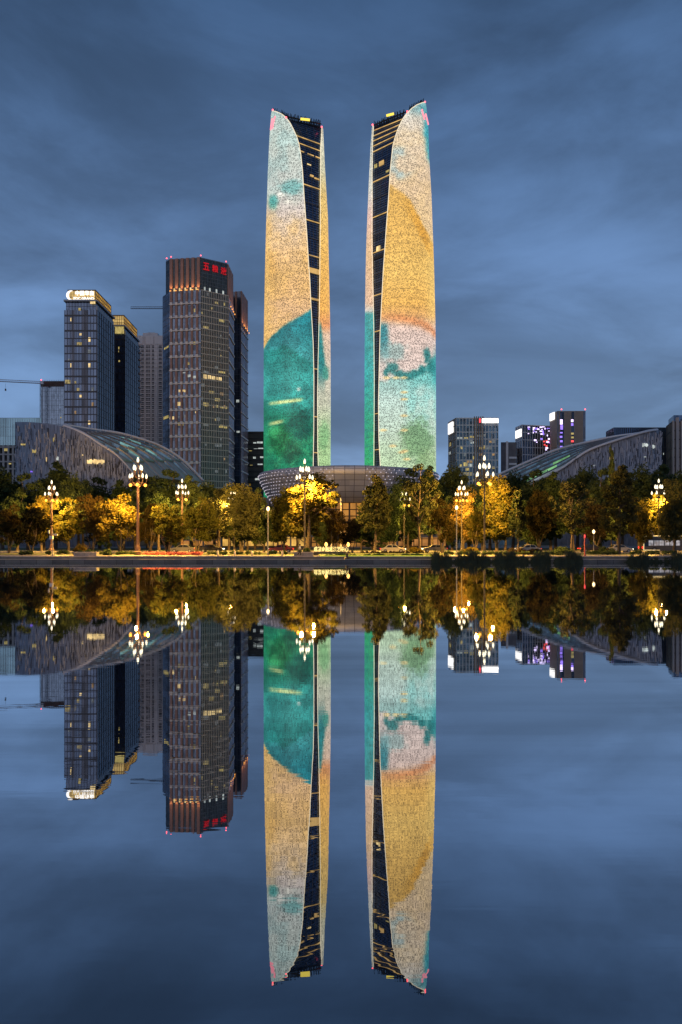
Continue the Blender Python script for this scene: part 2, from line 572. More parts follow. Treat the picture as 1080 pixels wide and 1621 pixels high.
def paint_left(X_, Y_):
    n1 = fbm(X_ * 0.06, Y_ * 0.05, 3); n2 = fbm(X_ * 0.16, Y_ * 0.16, 9); n3 = fbm(X_ * 0.03, Y_ * 0.018, 21)
    c = stops(Y_, [(165, (190, 208, 200)), (230, (204, 212, 200)), (285, (208, 212, 202)), (330, (214, 200, 190)), (400, (232, 190, 134)), (450, (234, 186, 122)), (500, (228, 184, 136)), (580, (226, 194, 160)), (760, (226, 210, 180))])
    c = over(c, (160, 196, 192), 0.5 * sig((n1 - 0.52) * 16) * sig((330 - Y_) / 10))
    c = over(c, (110, 180, 176), sig((0.62 - ((X_ - 462) / 22) ** 2 - ((Y_ - 296) / 14) ** 2 + (n2 - .5) * 1.2) * 5) * 0.8)
    c = over(c, (60, 165, 160), sig((0.7 - ((X_ - 432) / 9) ** 2 - ((Y_ - 320) / 13) ** 2 + (n2 - .5) * 1.0) * 5) * 0.85)
    c = over(c, (250, 248, 235), sig((0.6 - ((X_ - 445) / 7) ** 2 - ((Y_ - 308) / 4) ** 2) * 6))
    c = over(c, (250, 245, 230), sig((0.6 - ((X_ - 457) / 8) ** 2 - ((Y_ - 319) / 2.5) ** 2) * 6) * 0.8)
    c = over(c, (235, 180, 95), sig((0.9 - ((X_ - 425) / 14) ** 2 - ((Y_ - 428) / 30) ** 2 + (n1 - .5) * 1.4) * 4) * 0.9)
    c = over(c, (222, 178, 110), sig((0.6 - ((Y_ - 432 + (X_ - 455) * 0.5) / 13) ** 2 + (n1 - .5) * 1.6) * 4) * sig((485 - X_) / 6) * 0.55)
    c = over(c, (238, 188, 95), sig((428 + 8 * (n1 - .5) - X_) / 2.5) * sig((Y_ - 340) / 10) * 0.75)
    c = over(c, (240, 190, 110), sig((n1 - .52) * 14) * sig((Y_ - 340) / 12) * .6)
    # mountains
    e1 = np.interp(X_, [417, 424, 432, 445, 458, 470, 482, 492, 500], [553, 541, 531, 519, 511, 504, 497, 489, 484]) + (n2 - .5) * 4
    mt = sig((Y_ - e1) / 0.9)
    g = stops(Y_, [(485, (24, 128, 140)), (530, (52, 160, 164)), (575, (86, 190, 186)), (620, (60, 178, 160)), (760, (40, 165, 120))])
    c = c * (1 - mt[:, None]) + g * mt[:, None]
    e2 = np.interp(X_, [417, 430, 438, 444, 450, 456, 462, 470, 480, 490, 497], [556, 553, 554, 548, 545, 549, 553, 558, 566, 572, 576]) + (n2 - .5) * 5
    m2 = sig((Y_ - e2) / 1.2)
    g2 = stops(Y_, [(545, (34, 138, 128)), (600, (66, 178, 168)), (650, (58, 172, 160)), (700, (36, 150, 112)), (760, (40, 168, 110))])
    c = c * (1 - m2[:, None]) + g2 * m2[:, None]
    low = sig((Y_ - 655 - 14 * (n1 - .5) + 0.3 * (470 - X_)) / 8)
    c = over(c, (28, 140, 98), low * 0.75)
    c = over(c, (12, 104, 88), canopy(X_, Y_, 476, 674, 17, 24, 31) * 0.85)
    c = over(c, (20, 128, 66), canopy(X_, Y_, 441, 697, 19, 23, 41) * 0.9)
    c = over(c, (12, 108, 74), canopy(X_, Y_, 463, 722, 13, 20, 43) * 0.8)
    c = over(c, (84, 196, 120), canopy(X_, Y_, 436, 684, 11, 10, 47) * 0.55)
    c = over(c, (96, 200, 130), sig((n2 - .62) * 22) * sig((Y_ - 690) / 10) * 0.5)
    c = c * (1 - 0.28 * (mt * sig((n1 - .5) * 10)))[:, None]
    # office floors lit behind the screen
    for (x0, x1, y0, sl) in ((427, 478, 639, -0.13), (427, 448, 671, -0.2)):
        c = over(c, (238, 232, 150), sig((2.6 - abs(Y_ - (y0 + sl * (X_ - x0)))) * 2) * sig((X_ - x0) / 1.5) * sig((x1 - X_) / 1.5) * (0.45 + 0.75 * n2))
    c = over(c, (235, 245, 230), sig((2.5 - np.hypot(X_ - 473, Y_ - 616)) * 1.5))
    # second shell
    s = sig((X_ - 500) / 1.0)
    r = stops(Y_, [(190, (222, 216, 196)), (270, (214, 208, 172)), (310, (226, 190, 110)), (400, (238, 186, 92)), (490, (238, 176, 84)), (515, (226, 150, 92)), (530, (226, 190, 160)), (590, (214, 200, 178)), (640, (208, 206, 180)), (690, (176, 205, 150)), (750, (178, 214, 150))])
    r = over(r, (40, 130, 130), sig((X_ * 0 + 508.5 + 0.10 * np.clip(Y_ - 515, 0, 60) + 3 * (n2 - .5) - X_) / 0.8) * sig((Y_ - 512) / 2) * sig((602 - Y_) / 8))
    r = over(r, (70, 150, 132), canopy(X_, Y_, 516, 590, 5, 12, 51) * 0.9)
    r = over(r, (120, 178, 118), canopy(X_, Y_, 513, 690, 8, 22, 57) * 0.6)
    c = c * (1 - s[:, None]) + r * s[:, None]
    c = c * (0.93 + 0.16 * n3 + 0.1 * (n2 - .5))[:, None]
    k = 0.84 - 0.14 * mt * (1 - s)
    return c, k


def paint_right(X_, Y_):
    n1 = fbm(X_ * 0.06, Y_ * 0.05, 103); n2 = fbm(X_ * 0.16, Y_ * 0.16, 109); n3 = fbm(X_ * 0.03, Y_ * 0.018, 121)
    c = stops(Y_, [(155, (196, 212, 206)), (190, (222, 212, 196)), (240, (228, 204, 172)), (300, (224, 194, 156)), (400, (236, 202, 150)), (500, (232, 196, 150)), (520, (226, 192, 172)), (585, (230, 206, 192)), (640, (206, 214, 200)), (700, (206, 214, 190)), (760, (212, 222, 190))])
    c = over(c, (236, 200, 140), sig((n1 - .5) * 12) * sig((Y_ - 200) / 10) * sig((500 - Y_) / 10) * .5)
    c = over(c, (60, 160, 170), sig((X_ - np.interp(Y_, [160, 180, 215, 250, 270], [660, 672, 672, 677, 684]) + 5 * (n2 - .5)) / 1.5) * sig((262 - Y_) / 6) * sig((Y_ - 166) / 3))
    c = over(c, (110, 170, 176), sig((7 - abs(Y_ - 172 - 4 * (n2 - .5))) / 3) * sig((X_ - 650) / 4) * 0.7)
    c = over(c, (150, 186, 198), sig((n1 - .5) * 14) * sig((0.9 - ((X_ - 632) / 26) ** 2 - ((Y_ - 258) / 26) ** 2) * 5) * 0.8)
    eg = np.interp(X_, [600, 617, 628, 640, 650, 662, 675, 688], [278, 292, 298, 306, 318, 340, 366, 392]) + (n2 - .5) * 9
    gm = sig((Y_ - eg) / 1.5) * sig((506 - Y_ + 6 * (n2 - .5)) / 3)
    gold = stops(Y_, [(290, (214, 168, 84)), (360, (232, 182, 92)), (430, (236, 190, 100)), (480, (232, 178, 88)), (510, (228, 170, 110))])
    c = c * (1 - gm[:, None]) + gold * gm[:, None]
    c = over(c, (222, 152, 40), sig((0.9 - ((Y_ - eg - 14) / 14) ** 2) * 4) * sig((X_ - 650) / 8) * 0.65)
    c = over(c, (248, 206, 110), sig((X_ - 678) / 3) * sig((Y_ - 380) / 12) * sig((505 - Y_) / 6) * 0.7)
    es = np.interp(X_, [600, 620, 645, 665, 680, 690], [503, 503, 506, 511, 519, 530])
    c = over(c, (226, 140, 80), sig((6 - abs(Y_ - es + 5 * (n2 - .5))) / 2.2) * sig((X_ - 612) / 10) * 0.8)
    c = over(c, (232, 210, 200), sig((Y_ - es - 9) / 3) * sig((592 - Y_) / 4) * 0.5)
    c = over(c, (36, 130, 140), sig((613 + 0.06 * (Y_ - 515) + 5 * (n2 - .5) - X_) / 1.4) * sig((Y_ - 513) / 2) * sig((558 - Y_) / 9) * 0.9)
    c = over(c, (120, 182, 180), canopy(X_, Y_, 622, 556, 20, 14, 131) * 0.5)
    er = np.interp(X_, [598, 612, 622, 640, 655, 668, 680, 692], [604, 602, 597, 592, 590, 582, 574, 560]) + (n2 - .5) * 12
    lm = sig((Y_ - er) / 1.5)
    lowc = stops(Y_, [(580, (130, 188, 180)), (630, (198, 222, 210)), (680, (202, 222, 202)), (750, (216, 228, 196))])
    c = c * (1 - lm[:, None]) + lowc * lm[:, None]
    c = over(c, (80, 190, 184), sig((n1 - .46) * 12) * lm * sig((672 - Y_) / 10) * sig((X_ - 645 + 40 * (n3 - .5)) / 10) * 0.5)
    for i, (cx, cy, rx, ry) in enumerate(((621, 583, 9, 9), (632, 592, 8, 6), (645, 595, 9, 6), (656, 592, 8, 6), (676, 562, 5, 12), (683, 580, 7, 12), (668, 586, 6, 7), (611, 590, 4, 6))):
        c = over(c, (44, 128, 124), canopy(X_, Y_, cx, cy, rx, ry, 140 + i) * 0.9)
    c = over(c, (40, 150, 150), sig((X_ - 686) / 1.5) * sig((Y_ - 560) / 6) * sig((610 - Y_) / 6) * 0.8)
    c = over(c, (116, 156, 110), canopy(X_, Y_, 660, 697, 25, 33, 160) * 0.9)
    c = over(c, (150, 178, 120), canopy(X_, Y_, 676, 735, 14, 22, 165) * 0.6)
    c = over(c, (150, 186, 130), sig((Y_ - 700 + 20 * (n1 - .5)) / 8) * 0.4)
    for (x, y) in ((640, 598), (627, 598), (640, 621), (640, 632), (640, 658), (640, 681), (641, 714), (636, 716), (607, 681), (644, 727), (612, 598), (622, 706)):
        c = over(c, (250, 220, 150), sig((1.0 - ((X_ - x) / 5.5) ** 2 - ((Y_ - y) / 2.0) ** 2) * 3) * 0.95)
    # second shell
    s = sig((594.0 - X_) / 1.0)
    r = stops(Y_, [(190, (206, 208, 196)), (300, (214, 212, 200)), (340, (226, 190, 176)), (400, (232, 190, 140)), (480, (228, 190, 160)), (492, (210, 200, 190)), (498, (60, 160, 160)), (600, (56, 176, 172)), (660, (40, 164, 130)), (750, (48, 170, 96))])
    r = over(r, (30, 120, 120), sig((n2 - .58) * 20) * sig((Y_ - 492) / 4) * 0.55)
    c = c * (1 - s[:, None]) + r * s[:, None]
    c = c * (0.93 + 0.16 * n3 + 0.1 * (n2 - .5))[:, None]
    k = 0.84 - 0.14 * s * sig((Y_ - 495) / 4) - 0.12 * gm
    return c, k


m = bpy.data.materials.new('perforated_light_screen'); MATS['screen'] = m
nt, bs = nodes_of(m); N = nt.nodes; L = nt.links
at = N.new('ShaderNodeVertexColor'); at.layer_name = 'display'
tc = N.new('ShaderNodeTexCoord')
vo = N.new('ShaderNodeTexVoronoi'); vo.inputs['Scale'].default_value = 1.5; vo.inputs['Randomness'].default_value = 0.9
L.new(tc.outputs['Object'], vo.inputs['Vector'])
mr = N.new('ShaderNodeMapRange'); mr.interpolation_type = 'SMOOTHSTEP'
mr.inputs['From Min'].default_value = 0.20; mr.inputs['From Max'].default_value = 0.60
L.new(vo.outputs['Distance'], mr.inputs['Value'])
# hole depth = contrast kept in alpha
iv = N.new('ShaderNodeMath'); iv.operation = 'SUBTRACT'; iv.inputs[0].default_value = 1.0
L.new(mr.outputs[0], iv.inputs[1])
ml = N.new('ShaderNodeMath'); ml.operation = 'MULTIPLY'; L.new(iv.outputs[0], ml.inputs[0]); L.new(at.outputs['Alpha'], ml.inputs[1])
st = N.new('ShaderNodeMath'); st.operation = 'SUBTRACT'; st.inputs[0].default_value = 1.16
L.new(ml.outputs[0], st.inputs[1])
# lamp to lamp spread and the storey lines behind the screen
cs_ = N.new('ShaderNodeSeparateColor'); L.new(vo.outputs['Color'], cs_.inputs[0])
sr = N.new('ShaderNodeMapRange'); sr.inputs['To Min'].default_value = .82; sr.inputs['To Max'].default_value = 1.2
L.new(cs_.outputs[0], sr.inputs['Value'])
sz_ = N.new('ShaderNodeSeparateXYZ'); L.new(tc.outputs['Object'], sz_.inputs[0])
dz_ = N.new('ShaderNodeMath'); dz_.operation = 'DIVIDE'; dz_.inputs[1].default_value = 4.3; L.new(sz_.outputs['Z'], dz_.inputs[0])
fz_ = N.new('ShaderNodeMath'); fz_.operation = 'FRACT'; L.new(dz_.outputs[0], fz_.inputs[0])
lz_ = N.new('ShaderNodeMath'); lz_.operation = 'LESS_THAN'; lz_.inputs[1].default_value = .16; L.new(fz_.outputs[0], lz_.inputs[0])
kz_ = N.new('ShaderNodeMath'); kz_.operation = 'MULTIPLY_ADD'; kz_.inputs[1].default_value = -.16; kz_.inputs[2].default_value = 1.0; L.new(lz_.outputs[0], kz_.inputs[0])
q1_ = N.new('ShaderNodeMath'); q1_.operation = 'MULTIPLY'; L.new(sr.outputs[0], q1_.inputs[0]); L.new(kz_.outputs[0], q1_.inputs[1])
q2_ = N.new('ShaderNodeMath'); q2_.operation = 'MULTIPLY'; L.new(q1_.outputs[0], q2_.inputs[0]); L.new(st.outputs[0], q2_.inputs[1])
L.new(at.outputs['Color'], bs.inputs['Emission Color']); L.new(q2_.outputs[0], bs.inputs['Emission Strength'])
bs.inputs['Base Color'].default_value = (0.05, 0.05, 0.055, 1); bs.inputs['Roughness'].default_value = 0.5
m.cycles.emission_sampling = 'NONE'
M_SCREEN = m
M_SLOT = glass('slot_glass', (0.10, 0.14, 0.22), (1.2, 1.15), 0.35, 0.2, 0.6, 0.32, (0.012, 0.013, 0.018))
M_SLOTPALE = mat('slot_mullion', (0.17, 0.16, 0.16), 0.5, 0.3)
M_STRIP = emi('white_edge_light', (255, 238, 205), 1.0)
M_FLOORL = emi('yellow_floor_light', (255, 206, 125), 0.62, noise=0.35, scale=(0.25, 0.25, 0.1))
M_ROOFL = emi('roof_light', (255, 226, 90), 1.3)
M_PINK = emi('pink_emblem_glow', (255, 150, 165), 1.25)


def tower(name, label, silL, silR, slotL, slotR, paint, tip_side, roof, lights, thick, rail, redl, roof_light, emblem):
    zs = lambda row: Z(row, DT)
    tl = sorted((zs(r), X(p, DT)) for p, r in silL); tr = sorted((zs(r), X(p, DT)) for p, r in silR)

    def geo(z):
        a_, b_ = interp(tl, z), interp(tr, z)
        return (a_ + b_) / 2, (b_ - a_) / 2

    def solve(px, row):
        z = zs(row); th = math.pi / 2
        for _ in range(12):
            c_, a_ = geo(z)
            y = DT - a_ * math.sin(th)
            x = X(px, y)
            th = math.acos(max(-1, min(1, (x - c_) / a_)))
            y = DT - a_ * math.sin(th)
            z = Z(row, y)
        return th, z

    tL = sorted((z, th) for th, z in (solve(*q) for q in slotL)); tR = sorted((z, th) for th, z in (solve(*q) for q in slotR))

    def pt(th, z, k=1.0, dy=0.0):
        c_, a_ = geo(z)
        return Vector((c_ + k * a_ * math.cos(th), DT - k * a_ * math.sin(th) + dy, z))
    c0, a0 = geo(HB)
    root = empty(name, (c0, DT, HB), label, 'tower', 'twin towers with lit screens')
    z0 = HB
    # shells
    for side, tab in (('L', tL), ('R', tR)):
        ztop = tab[-1][0]
        main = side == tip_side
        nz = 440; nth = 120 if main else 46
        vs = np.zeros((nz + 1, nth + 1, 3)); 
        for i in range(nz + 1):
            z = z0 + (ztop - z0) * i / nz
            th = interp(tab, z)
            if main and i == nz: th = math.pi if side == 'L' else 0.0
            lo, hi = (th, 2 * math.pi - th) if side == 'L' else (-th, th)
            A_ = np.linspace(lo, hi, nth + 1)
            c_, a_ = geo(z)
            vs[i, :, 0] = c_ + a_ * np.cos(A_); vs[i, :, 1] = DT - a_ * np.sin(A_); vs[i, :, 2] = z
        pts = vs.reshape(-1, 3)
        idx = np.arange((nz + 1) * (nth + 1)).reshape(nz + 1, nth + 1)
        fs = np.stack([idx[:-1, :-1], idx[:-1, 1:], idx[1:, 1:], idx[1:, :-1]], -1).reshape(-1, 4)
        if side == 'L': fs = fs[:, ::-1]
        else: fs = fs[:, ::-1]
        me = bpy.data.meshes.new('light_screen')
        loc = np.array([c0, DT, HB])
        me.from_pydata((pts - loc).tolist(), [], fs.tolist())
        me.update()
        yy = np.minimum(pts[:, 1], 2 * DT - pts[:, 1])          # the back repeats the front's picture
        px = 540 + pts[:, 0] * F / yy; row = H0 - (pts[:, 2] - HC) * F / yy
        c_, k_ = paint(px, row)
        c_ = np.clip(c_, 0, 255) / 255.0
        c_ = np.where(c_ <= 0.04045, c_ / 12.92, ((c_ + 0.055) / 1.055) ** 2.4)
        ca = me.color_attributes.new('display', 'FLOAT_COLOR', 'POINT')
        ca.data.foreach_set('color', np.concatenate([c_, k_[:, None]], 1).astype(np.float32).ravel())
        me.polygons.foreach_set('use_smooth', [True] * len(me.polygons))
        me.materials.append(M_SCREEN)
        o = bpy.data.objects.new('light_screen', me); COL.objects.link(o); o.parent = root
        so = o.modifiers.new('thickness', 'SOLIDIFY'); so.thickness = 0.35; so.offset = -1
        # edge light
        b = MB()
        zz = [z0 + (ztop - z0) * i / 160 for i in range(161)]
        line = [pt((math.pi if side == 'L' else 0.0) if (main and i == 160) else interp(tab, z), z, 1.004) for i, z in enumerate(zz)]
        b.tube(line, 0.17 if main else 0.14, 5)
        if main:
            b2 = [Vector((p.x, 2 * DT - p.y, p.z)) for p in line]
            b.tube(b2, 0.22, 5)
        b.build('edge_light', M_STRIP, root)
    # slot wall
    (pxl, rl), (pxr, rr) = roof
    thl, zl = solve(pxl, rl); thr, zr = solve(pxr, rr)

    def ends(z_l, z_r, dy=0.9):
        a_ = pt(interp(tL, z_l), z_l, 0.992, dy); b_ = pt(interp(tR, z_r), z_r, 0.992, dy)
        return a_, b_
    nn = 200
    A_ = []; B_ = []
    for i in range(nn + 1):
        t = i / nn
        a_, b_ = ends(z0 + t * (zl - z0), z0 + t * (zr - z0)); A_.append(a_); B_.append(b_)
    b = MB(); b.strip(A_, B_)
    b.build('slot_glazing', M_SLOT, root)
    b = MB(); b.strip([Vector((p.x, 2 * DT - p.y, p.z)) for p in B_], [Vector((p.x, 2 * DT - p.y, p.z)) for p in A_])
    b.build('rear_glazing', M_SLOT, root)
    # dark reveal between the recessed glass and the shells, and mullions
    b = MB()
    for t in (0.0, 1.0):
        pl = [a_.lerp(b_, t) for a_, b_ in zip(A_, B_)]
        b.tube([p + Vector((0, -0.1, 0)) for p in pl], 0.45, 4)
    b.build('slot_reveal', M_DARKMETAL, root)
    b = MB()
    for t in (0.25, 0.5, 0.75):
        b.tube([a_.lerp(b_, t) + Vector((0, -0.05, 0)) for a_, b_ in zip(A_[:-2], B_[:-2])], 0.09, 4)
    b.build('slot_mullion', M_SLOTPALE, root)

    def slot_x(row_l, px_l):
        th, z = solve(px_l, row_l); return z
    for row, h, x0, x1, mm in lights:
        # row is read at the left edge of the slot
        pxl_ = float(np.interp(row, [q[1] for q in sorted(slotL, key=lambda q: q[1])], [q[0] for q in sorted(slotL, key=lambda q: q[1])]))
        z = slot_x(row, pxl_)
        a_, b_ = ends(z, z, 0.55)
        u = b_ - a_
        bb = MB(); bb.obox(a_ + u * x0 + Vector((0, -0.25, -h / 2)), u * (x1 - x0), Vector((0, 0.25, 0)), Vector((0, 0, h)))
        bb.build('floor_light', mm, root)
    # roof
    def zroof(x):
        xl_, xr_ = pt(thl, zl).x, pt(thr, zr).x
        return zl + (zr - zl) * (x - xl_) / (xr_ - xl_)
    b = MB(); rim = []
    ang = [-thr + 2 * thr * k / 20 for k in range(21)] + [thl + (2 * math.pi - 2 * thl) * k / 40 for k in range(41)]
    for th in ang:
        p = pt(th, zl, 0.955, 0.0); p.y += 0.9 if p.y < DT else -0.9; p.z = zroof(p.x) - 0.05; rim.append(p)
    n_ = len(rim)
    low = [Vector((p.x, p.y, p.z - 2.0)) for p in rim]
    b.add(rim + low, [tuple(range(n_))] + [(i, n_ + i, n_ + (i + 1) % n_, (i + 1) % n_) for i in range(n_)])
    b.build('roof', M_DARKMETAL, root)
    # spiky roof gear
    b = MB(); rr_ = random.Random(5)
    for (pa, pb, n, hh, back) in rail:
        for i in range(n):
            t = i / (n - 1) + rr_.uniform(-.01, .01)
            px = pa[0] + (pb[0] - pa[0]) * t; row = pa[1] + (pb[1] - pa[1]) * t
            if back == 'roof':
                ta = (px - pxl) / (pxr - pxl); p = pt(thl, zl).lerp(pt(thr, zr), ta) + Vector((0, .5, .3))
            else:
                p = P(px, row, DT - back)
            h = hh * rr_.uniform(0.55, 1.15)
            tip = p + Vector((rr_.uniform(-.35, .55) * h, rr_.uniform(-.3, .3), h))
            b.tube([p - Vector((0, 0, 1.4)), p, tip], [0.22, 0.2, 0.12], 4)
        if back != 'roof':
            b.tube([P(pa[0], pa[1], DT - back) + Vector((0, 0, .2)), P(pb[0], pb[1], DT - back) + Vector((0, 0, .2))], 0.22, 4)
        else:
            b.tube([pt(thl, zl) + Vector((0, .5, .5)), pt(thr, zr) + Vector((0, .5, .5))], 0.4, 4)
        b.build('roof_railing', M_DARKMETAL, root); b = MB()
    for px, row, dy in redl:
        b = MB(); b.ball(P(px, row, DT - dy), 0.45, 8); b.build('obstruction_light', M_RED, root, True)
    (x0, y0), (x1, y1) = roof_light
    b = MB(); b.tube([P(x0, y0, DT - 13.5), P(x1, y1, DT - 13.5)], 0.62, 6); b.build('roof_light', M_ROOFL, root)
    b = MB()
    for line in emblem:
        b.tube([pt(*solve(*q), 1.02) for q in line], 0.42, 5)
    b.build('emblem', M_PINK, root, True)
    # dark plinth where the shells meet the podium
    b = MB(); b.lathe([(a0 * 1.04, 0), (a0 * 1.04, 6)], (c0, DT, HB), 48); b.build('plinth', M_DARKMETAL, root)
    return root


fl = M_FLOORL
tower('curved_tower', 'curved tower whose lit screen shows a pale sky over dark teal hills',
      [(430, 168), (430, 175.5), (427, 219), (424.4, 275), (421.7, 358), (420, 428), (418.6, 500), (418, 549), (417.8, 640), (418, 756), (418, 880)],
      [(508, 168), (509.5, 185), (511.7, 203), (514.4, 261), (519.4, 344), (521, 428), (522.6, 500), (523.6, 569), (523.8, 640), (523.6, 747), (523.4, 880)],
      [(430.2, 175.2), (437, 176.5), (443, 179), (448, 181.8), (453, 186), (459, 193.5), (465, 205), (470, 216.5), (473.6, 228), (476.5, 245), (479, 269), (482, 317), (486, 372), (489.4, 428), (490.5, 440), (492.5, 485), (495.8, 541), (497, 597), (496.8, 680), (495.8, 747), (495.4, 880)],
      [(510, 200), (509.7, 206), (507.8, 233), (507, 317), (506.4, 428), (505, 513), (503.6, 569), (502.8, 624), (503, 708), (504.4, 747), (504.8, 880)],
      paint_left, 'L', ((453.5, 185), (508.5, 197)),
      [(213, .32, 0, 1, fl), (225, .32, 0, 1, fl), (237.5, .42, 0, .2, fl), (237.5, .42, .36, .68, fl), (237.5, .42, .76, 1, fl), (272, .9, .42, .62, fl), (274, .7, .66, .95, fl), (290, .4, 0, 1, fl), (346, .4, 0, 1, fl), (402, .35, 0, 1, fl), (426, 2.4, 0, 1, fl), (471.5, .9, 0, 1, fl), (583, .4, 0, 1, fl), (659, .35, 0, 1, fl), (716, .35, 0, 1, fl), (255, .5, .3, .5, M_WARMWIN), (318, .25, 0, 1, M_SLOTPALE), (374, .25, 0, 1, M_SLOTPALE), (500, .25, 0, 1, M_SLOTPALE), (550, .25, 0, 1, M_SLOTPALE)],
      None, [((434, 177), (453, 183), 15, 1.9, 4), ((455, 184.6), (506, 191.5), 34, 1.9, 'roof')],
      [(432, 174, 0), (453, 186, 14.5), (509.5, 201, 6)], ((476, 188.2), (490.5, 189.8)),
      [[(436.5, 184), (434, 192), (432, 204)], [(432, 188), (430.5, 198), (429.4, 206)], [(434.3, 194), (431.5, 194.5)]])
tower('curved_tower', 'curved tower whose lit screen shows golden clouds over pale tree tops',
      [(590.5, 155), (590, 185), (589.4, 197), (586.7, 233), (583.3, 303), (580, 386), (579, 428), (577.8, 513), (577.2, 597), (577.2, 747), (577.6, 880)],
      [(673.6, 155), (673.8, 161), (675.5, 180), (677.8, 200), (679, 247), (683, 317), (686, 400), (687, 430), (689, 513), (689.8, 597), (690, 735), (689.6, 880)],
      [(590.6, 197), (591, 202), (589.7, 233), (589.4, 317), (590, 428), (592, 513), (592.8, 597), (592.5, 680), (592, 747), (592, 880)],
      [(673.3, 161.2), (668, 162.8), (660, 166), (652, 171.5), (642, 181.5), (636, 191), (630.6, 203), (626, 216), (622, 231), (618, 269), (615, 317), (610, 386), (607, 428), (604, 485), (602, 527), (600.6, 583), (599.4, 638), (600, 694), (602.8, 747), (603.4, 880)],
      paint_right, 'R', ((591, 199), (645, 177)),
      [(206, .32, 0, 1, fl), (214.5, .32, 0, 1, fl), (222.5, .32, 0, 1, fl), (231, .32, 0, 1, fl), (240, .32, 0, 1, fl), (264, 1.8, .1, .25, M_WARMWIN2), (264, 2.2, .35, .6, fl), (288, .4, 0, 1, fl), (281, .8, .75, .95, M_WARMWIN2), (344, .35, 0, 1, fl), (400, .35, 0, 1, fl), (396, 2.4, .3, .62, M_WARMWIN), (409, 1.5, 0, 1, M_DARKMETAL), (468, .4, 0, 1, fl), (525, .4, 0, 1, fl), (655, .35, 0, 1, fl), (712, .35, 0, 1, fl), (316, .25, 0, 1, M_SLOTPALE), (372, .25, 0, 1, M_SLOTPALE), (435, .25, 0, 1, M_SLOTPALE)],
      None, [((593, 193), (640, 176), 34, 1.9, 'roof'), ((648, 172.5), (671, 161.5), 18, 1.9, 6)],
      [(590, 197.5, 5), (645, 176.5, 14.5), (673, 161.5, 0)], ((612, 183), (623.5, 180)),
      [[(667.4, 173.5), (669, 181), (671.7, 190)], [(672.8, 180), (675, 188), (677.3, 197.5)], [(669.4, 183.5), (674.2, 184)]])

# ------------------------------------------------------------------ office and apartment blocks
def block(name, label, plan, row_top, cat='building', group=None):
    pts = [(X(px, d), d) for px, d in plan]
    cx = sum(p[0] for p in pts) / len(pts); cy = sum(p[1] for p in pts) / len(pts)
    return empty(name, (cx, cy, HB), label, cat, group), pts


def wl_(A, B):
    return math.hypot(B[0] - A[0], B[1] - A[1])


def mullions(b, A, B, z0, z1, nv, nh, w=0.18, out=0.15, hw=None):
    Lw = wl_(A, B); hw = hw or w
    for i in range(nv + 1):
        s = Lw * i / nv
        b.fbox(A, B, max(0, s - w / 2), min(Lw, s + w / 2), z0, z1, out)
    for j in range(nh + 1):
        z = z0 + (z1 - z0) * j / nh
        b.fbox(A, B, 0, Lw, z - hw / 2, z + hw / 2, out * 0.8)


def lit(parent, A, B, cells, matl, name='lit_window', out=0.05):
    """cells: (s0, s1, z0, z1) in metres on wall A-B"""
    for s0, s1, z0, z1 in cells:
        b = MB(); b.fbox(A, B, s0, s1, z0, z1, out); b.build(name, matl, parent)


def on(A, B, px):
    """distance along the wall A-B of the ray through photograph column px"""
    k = (px - 540.0) / F
    dx, dy = B[0] - A[0], B[1] - A[1]
    t = (k * A[1] - A[0]) / (dx - k * dy)
    return t * math.hypot(dx, dy), A[1] + t * dy


def litpx(parent, A, B, lst, matl, name='lit_window', out=0.06):
    for x0, x1, r0, r1 in lst:
        s0, d0 = on(A, B, x0); s1, d1 = on(A, B, x1)
        lit(parent, A, B, [(s0, s1, Z(r1, d0), Z(r0, d0))], matl, name, out)


# --- dark glass tower with gold crown and white sign
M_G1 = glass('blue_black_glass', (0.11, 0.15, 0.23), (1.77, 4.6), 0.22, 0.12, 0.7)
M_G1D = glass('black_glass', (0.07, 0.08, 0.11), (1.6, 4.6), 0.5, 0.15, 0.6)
M_GOLD = emi('gold_backlit_panel', (232, 178, 84), 0.75, noise=0.45, scale=(0.12, 0.12, 0.35))
M_GOLD2 = emi('gold_backlit_panel_bright', (240, 200, 120), 0.6, noise=0.35, scale=(0.2, 0.2, 0.3))


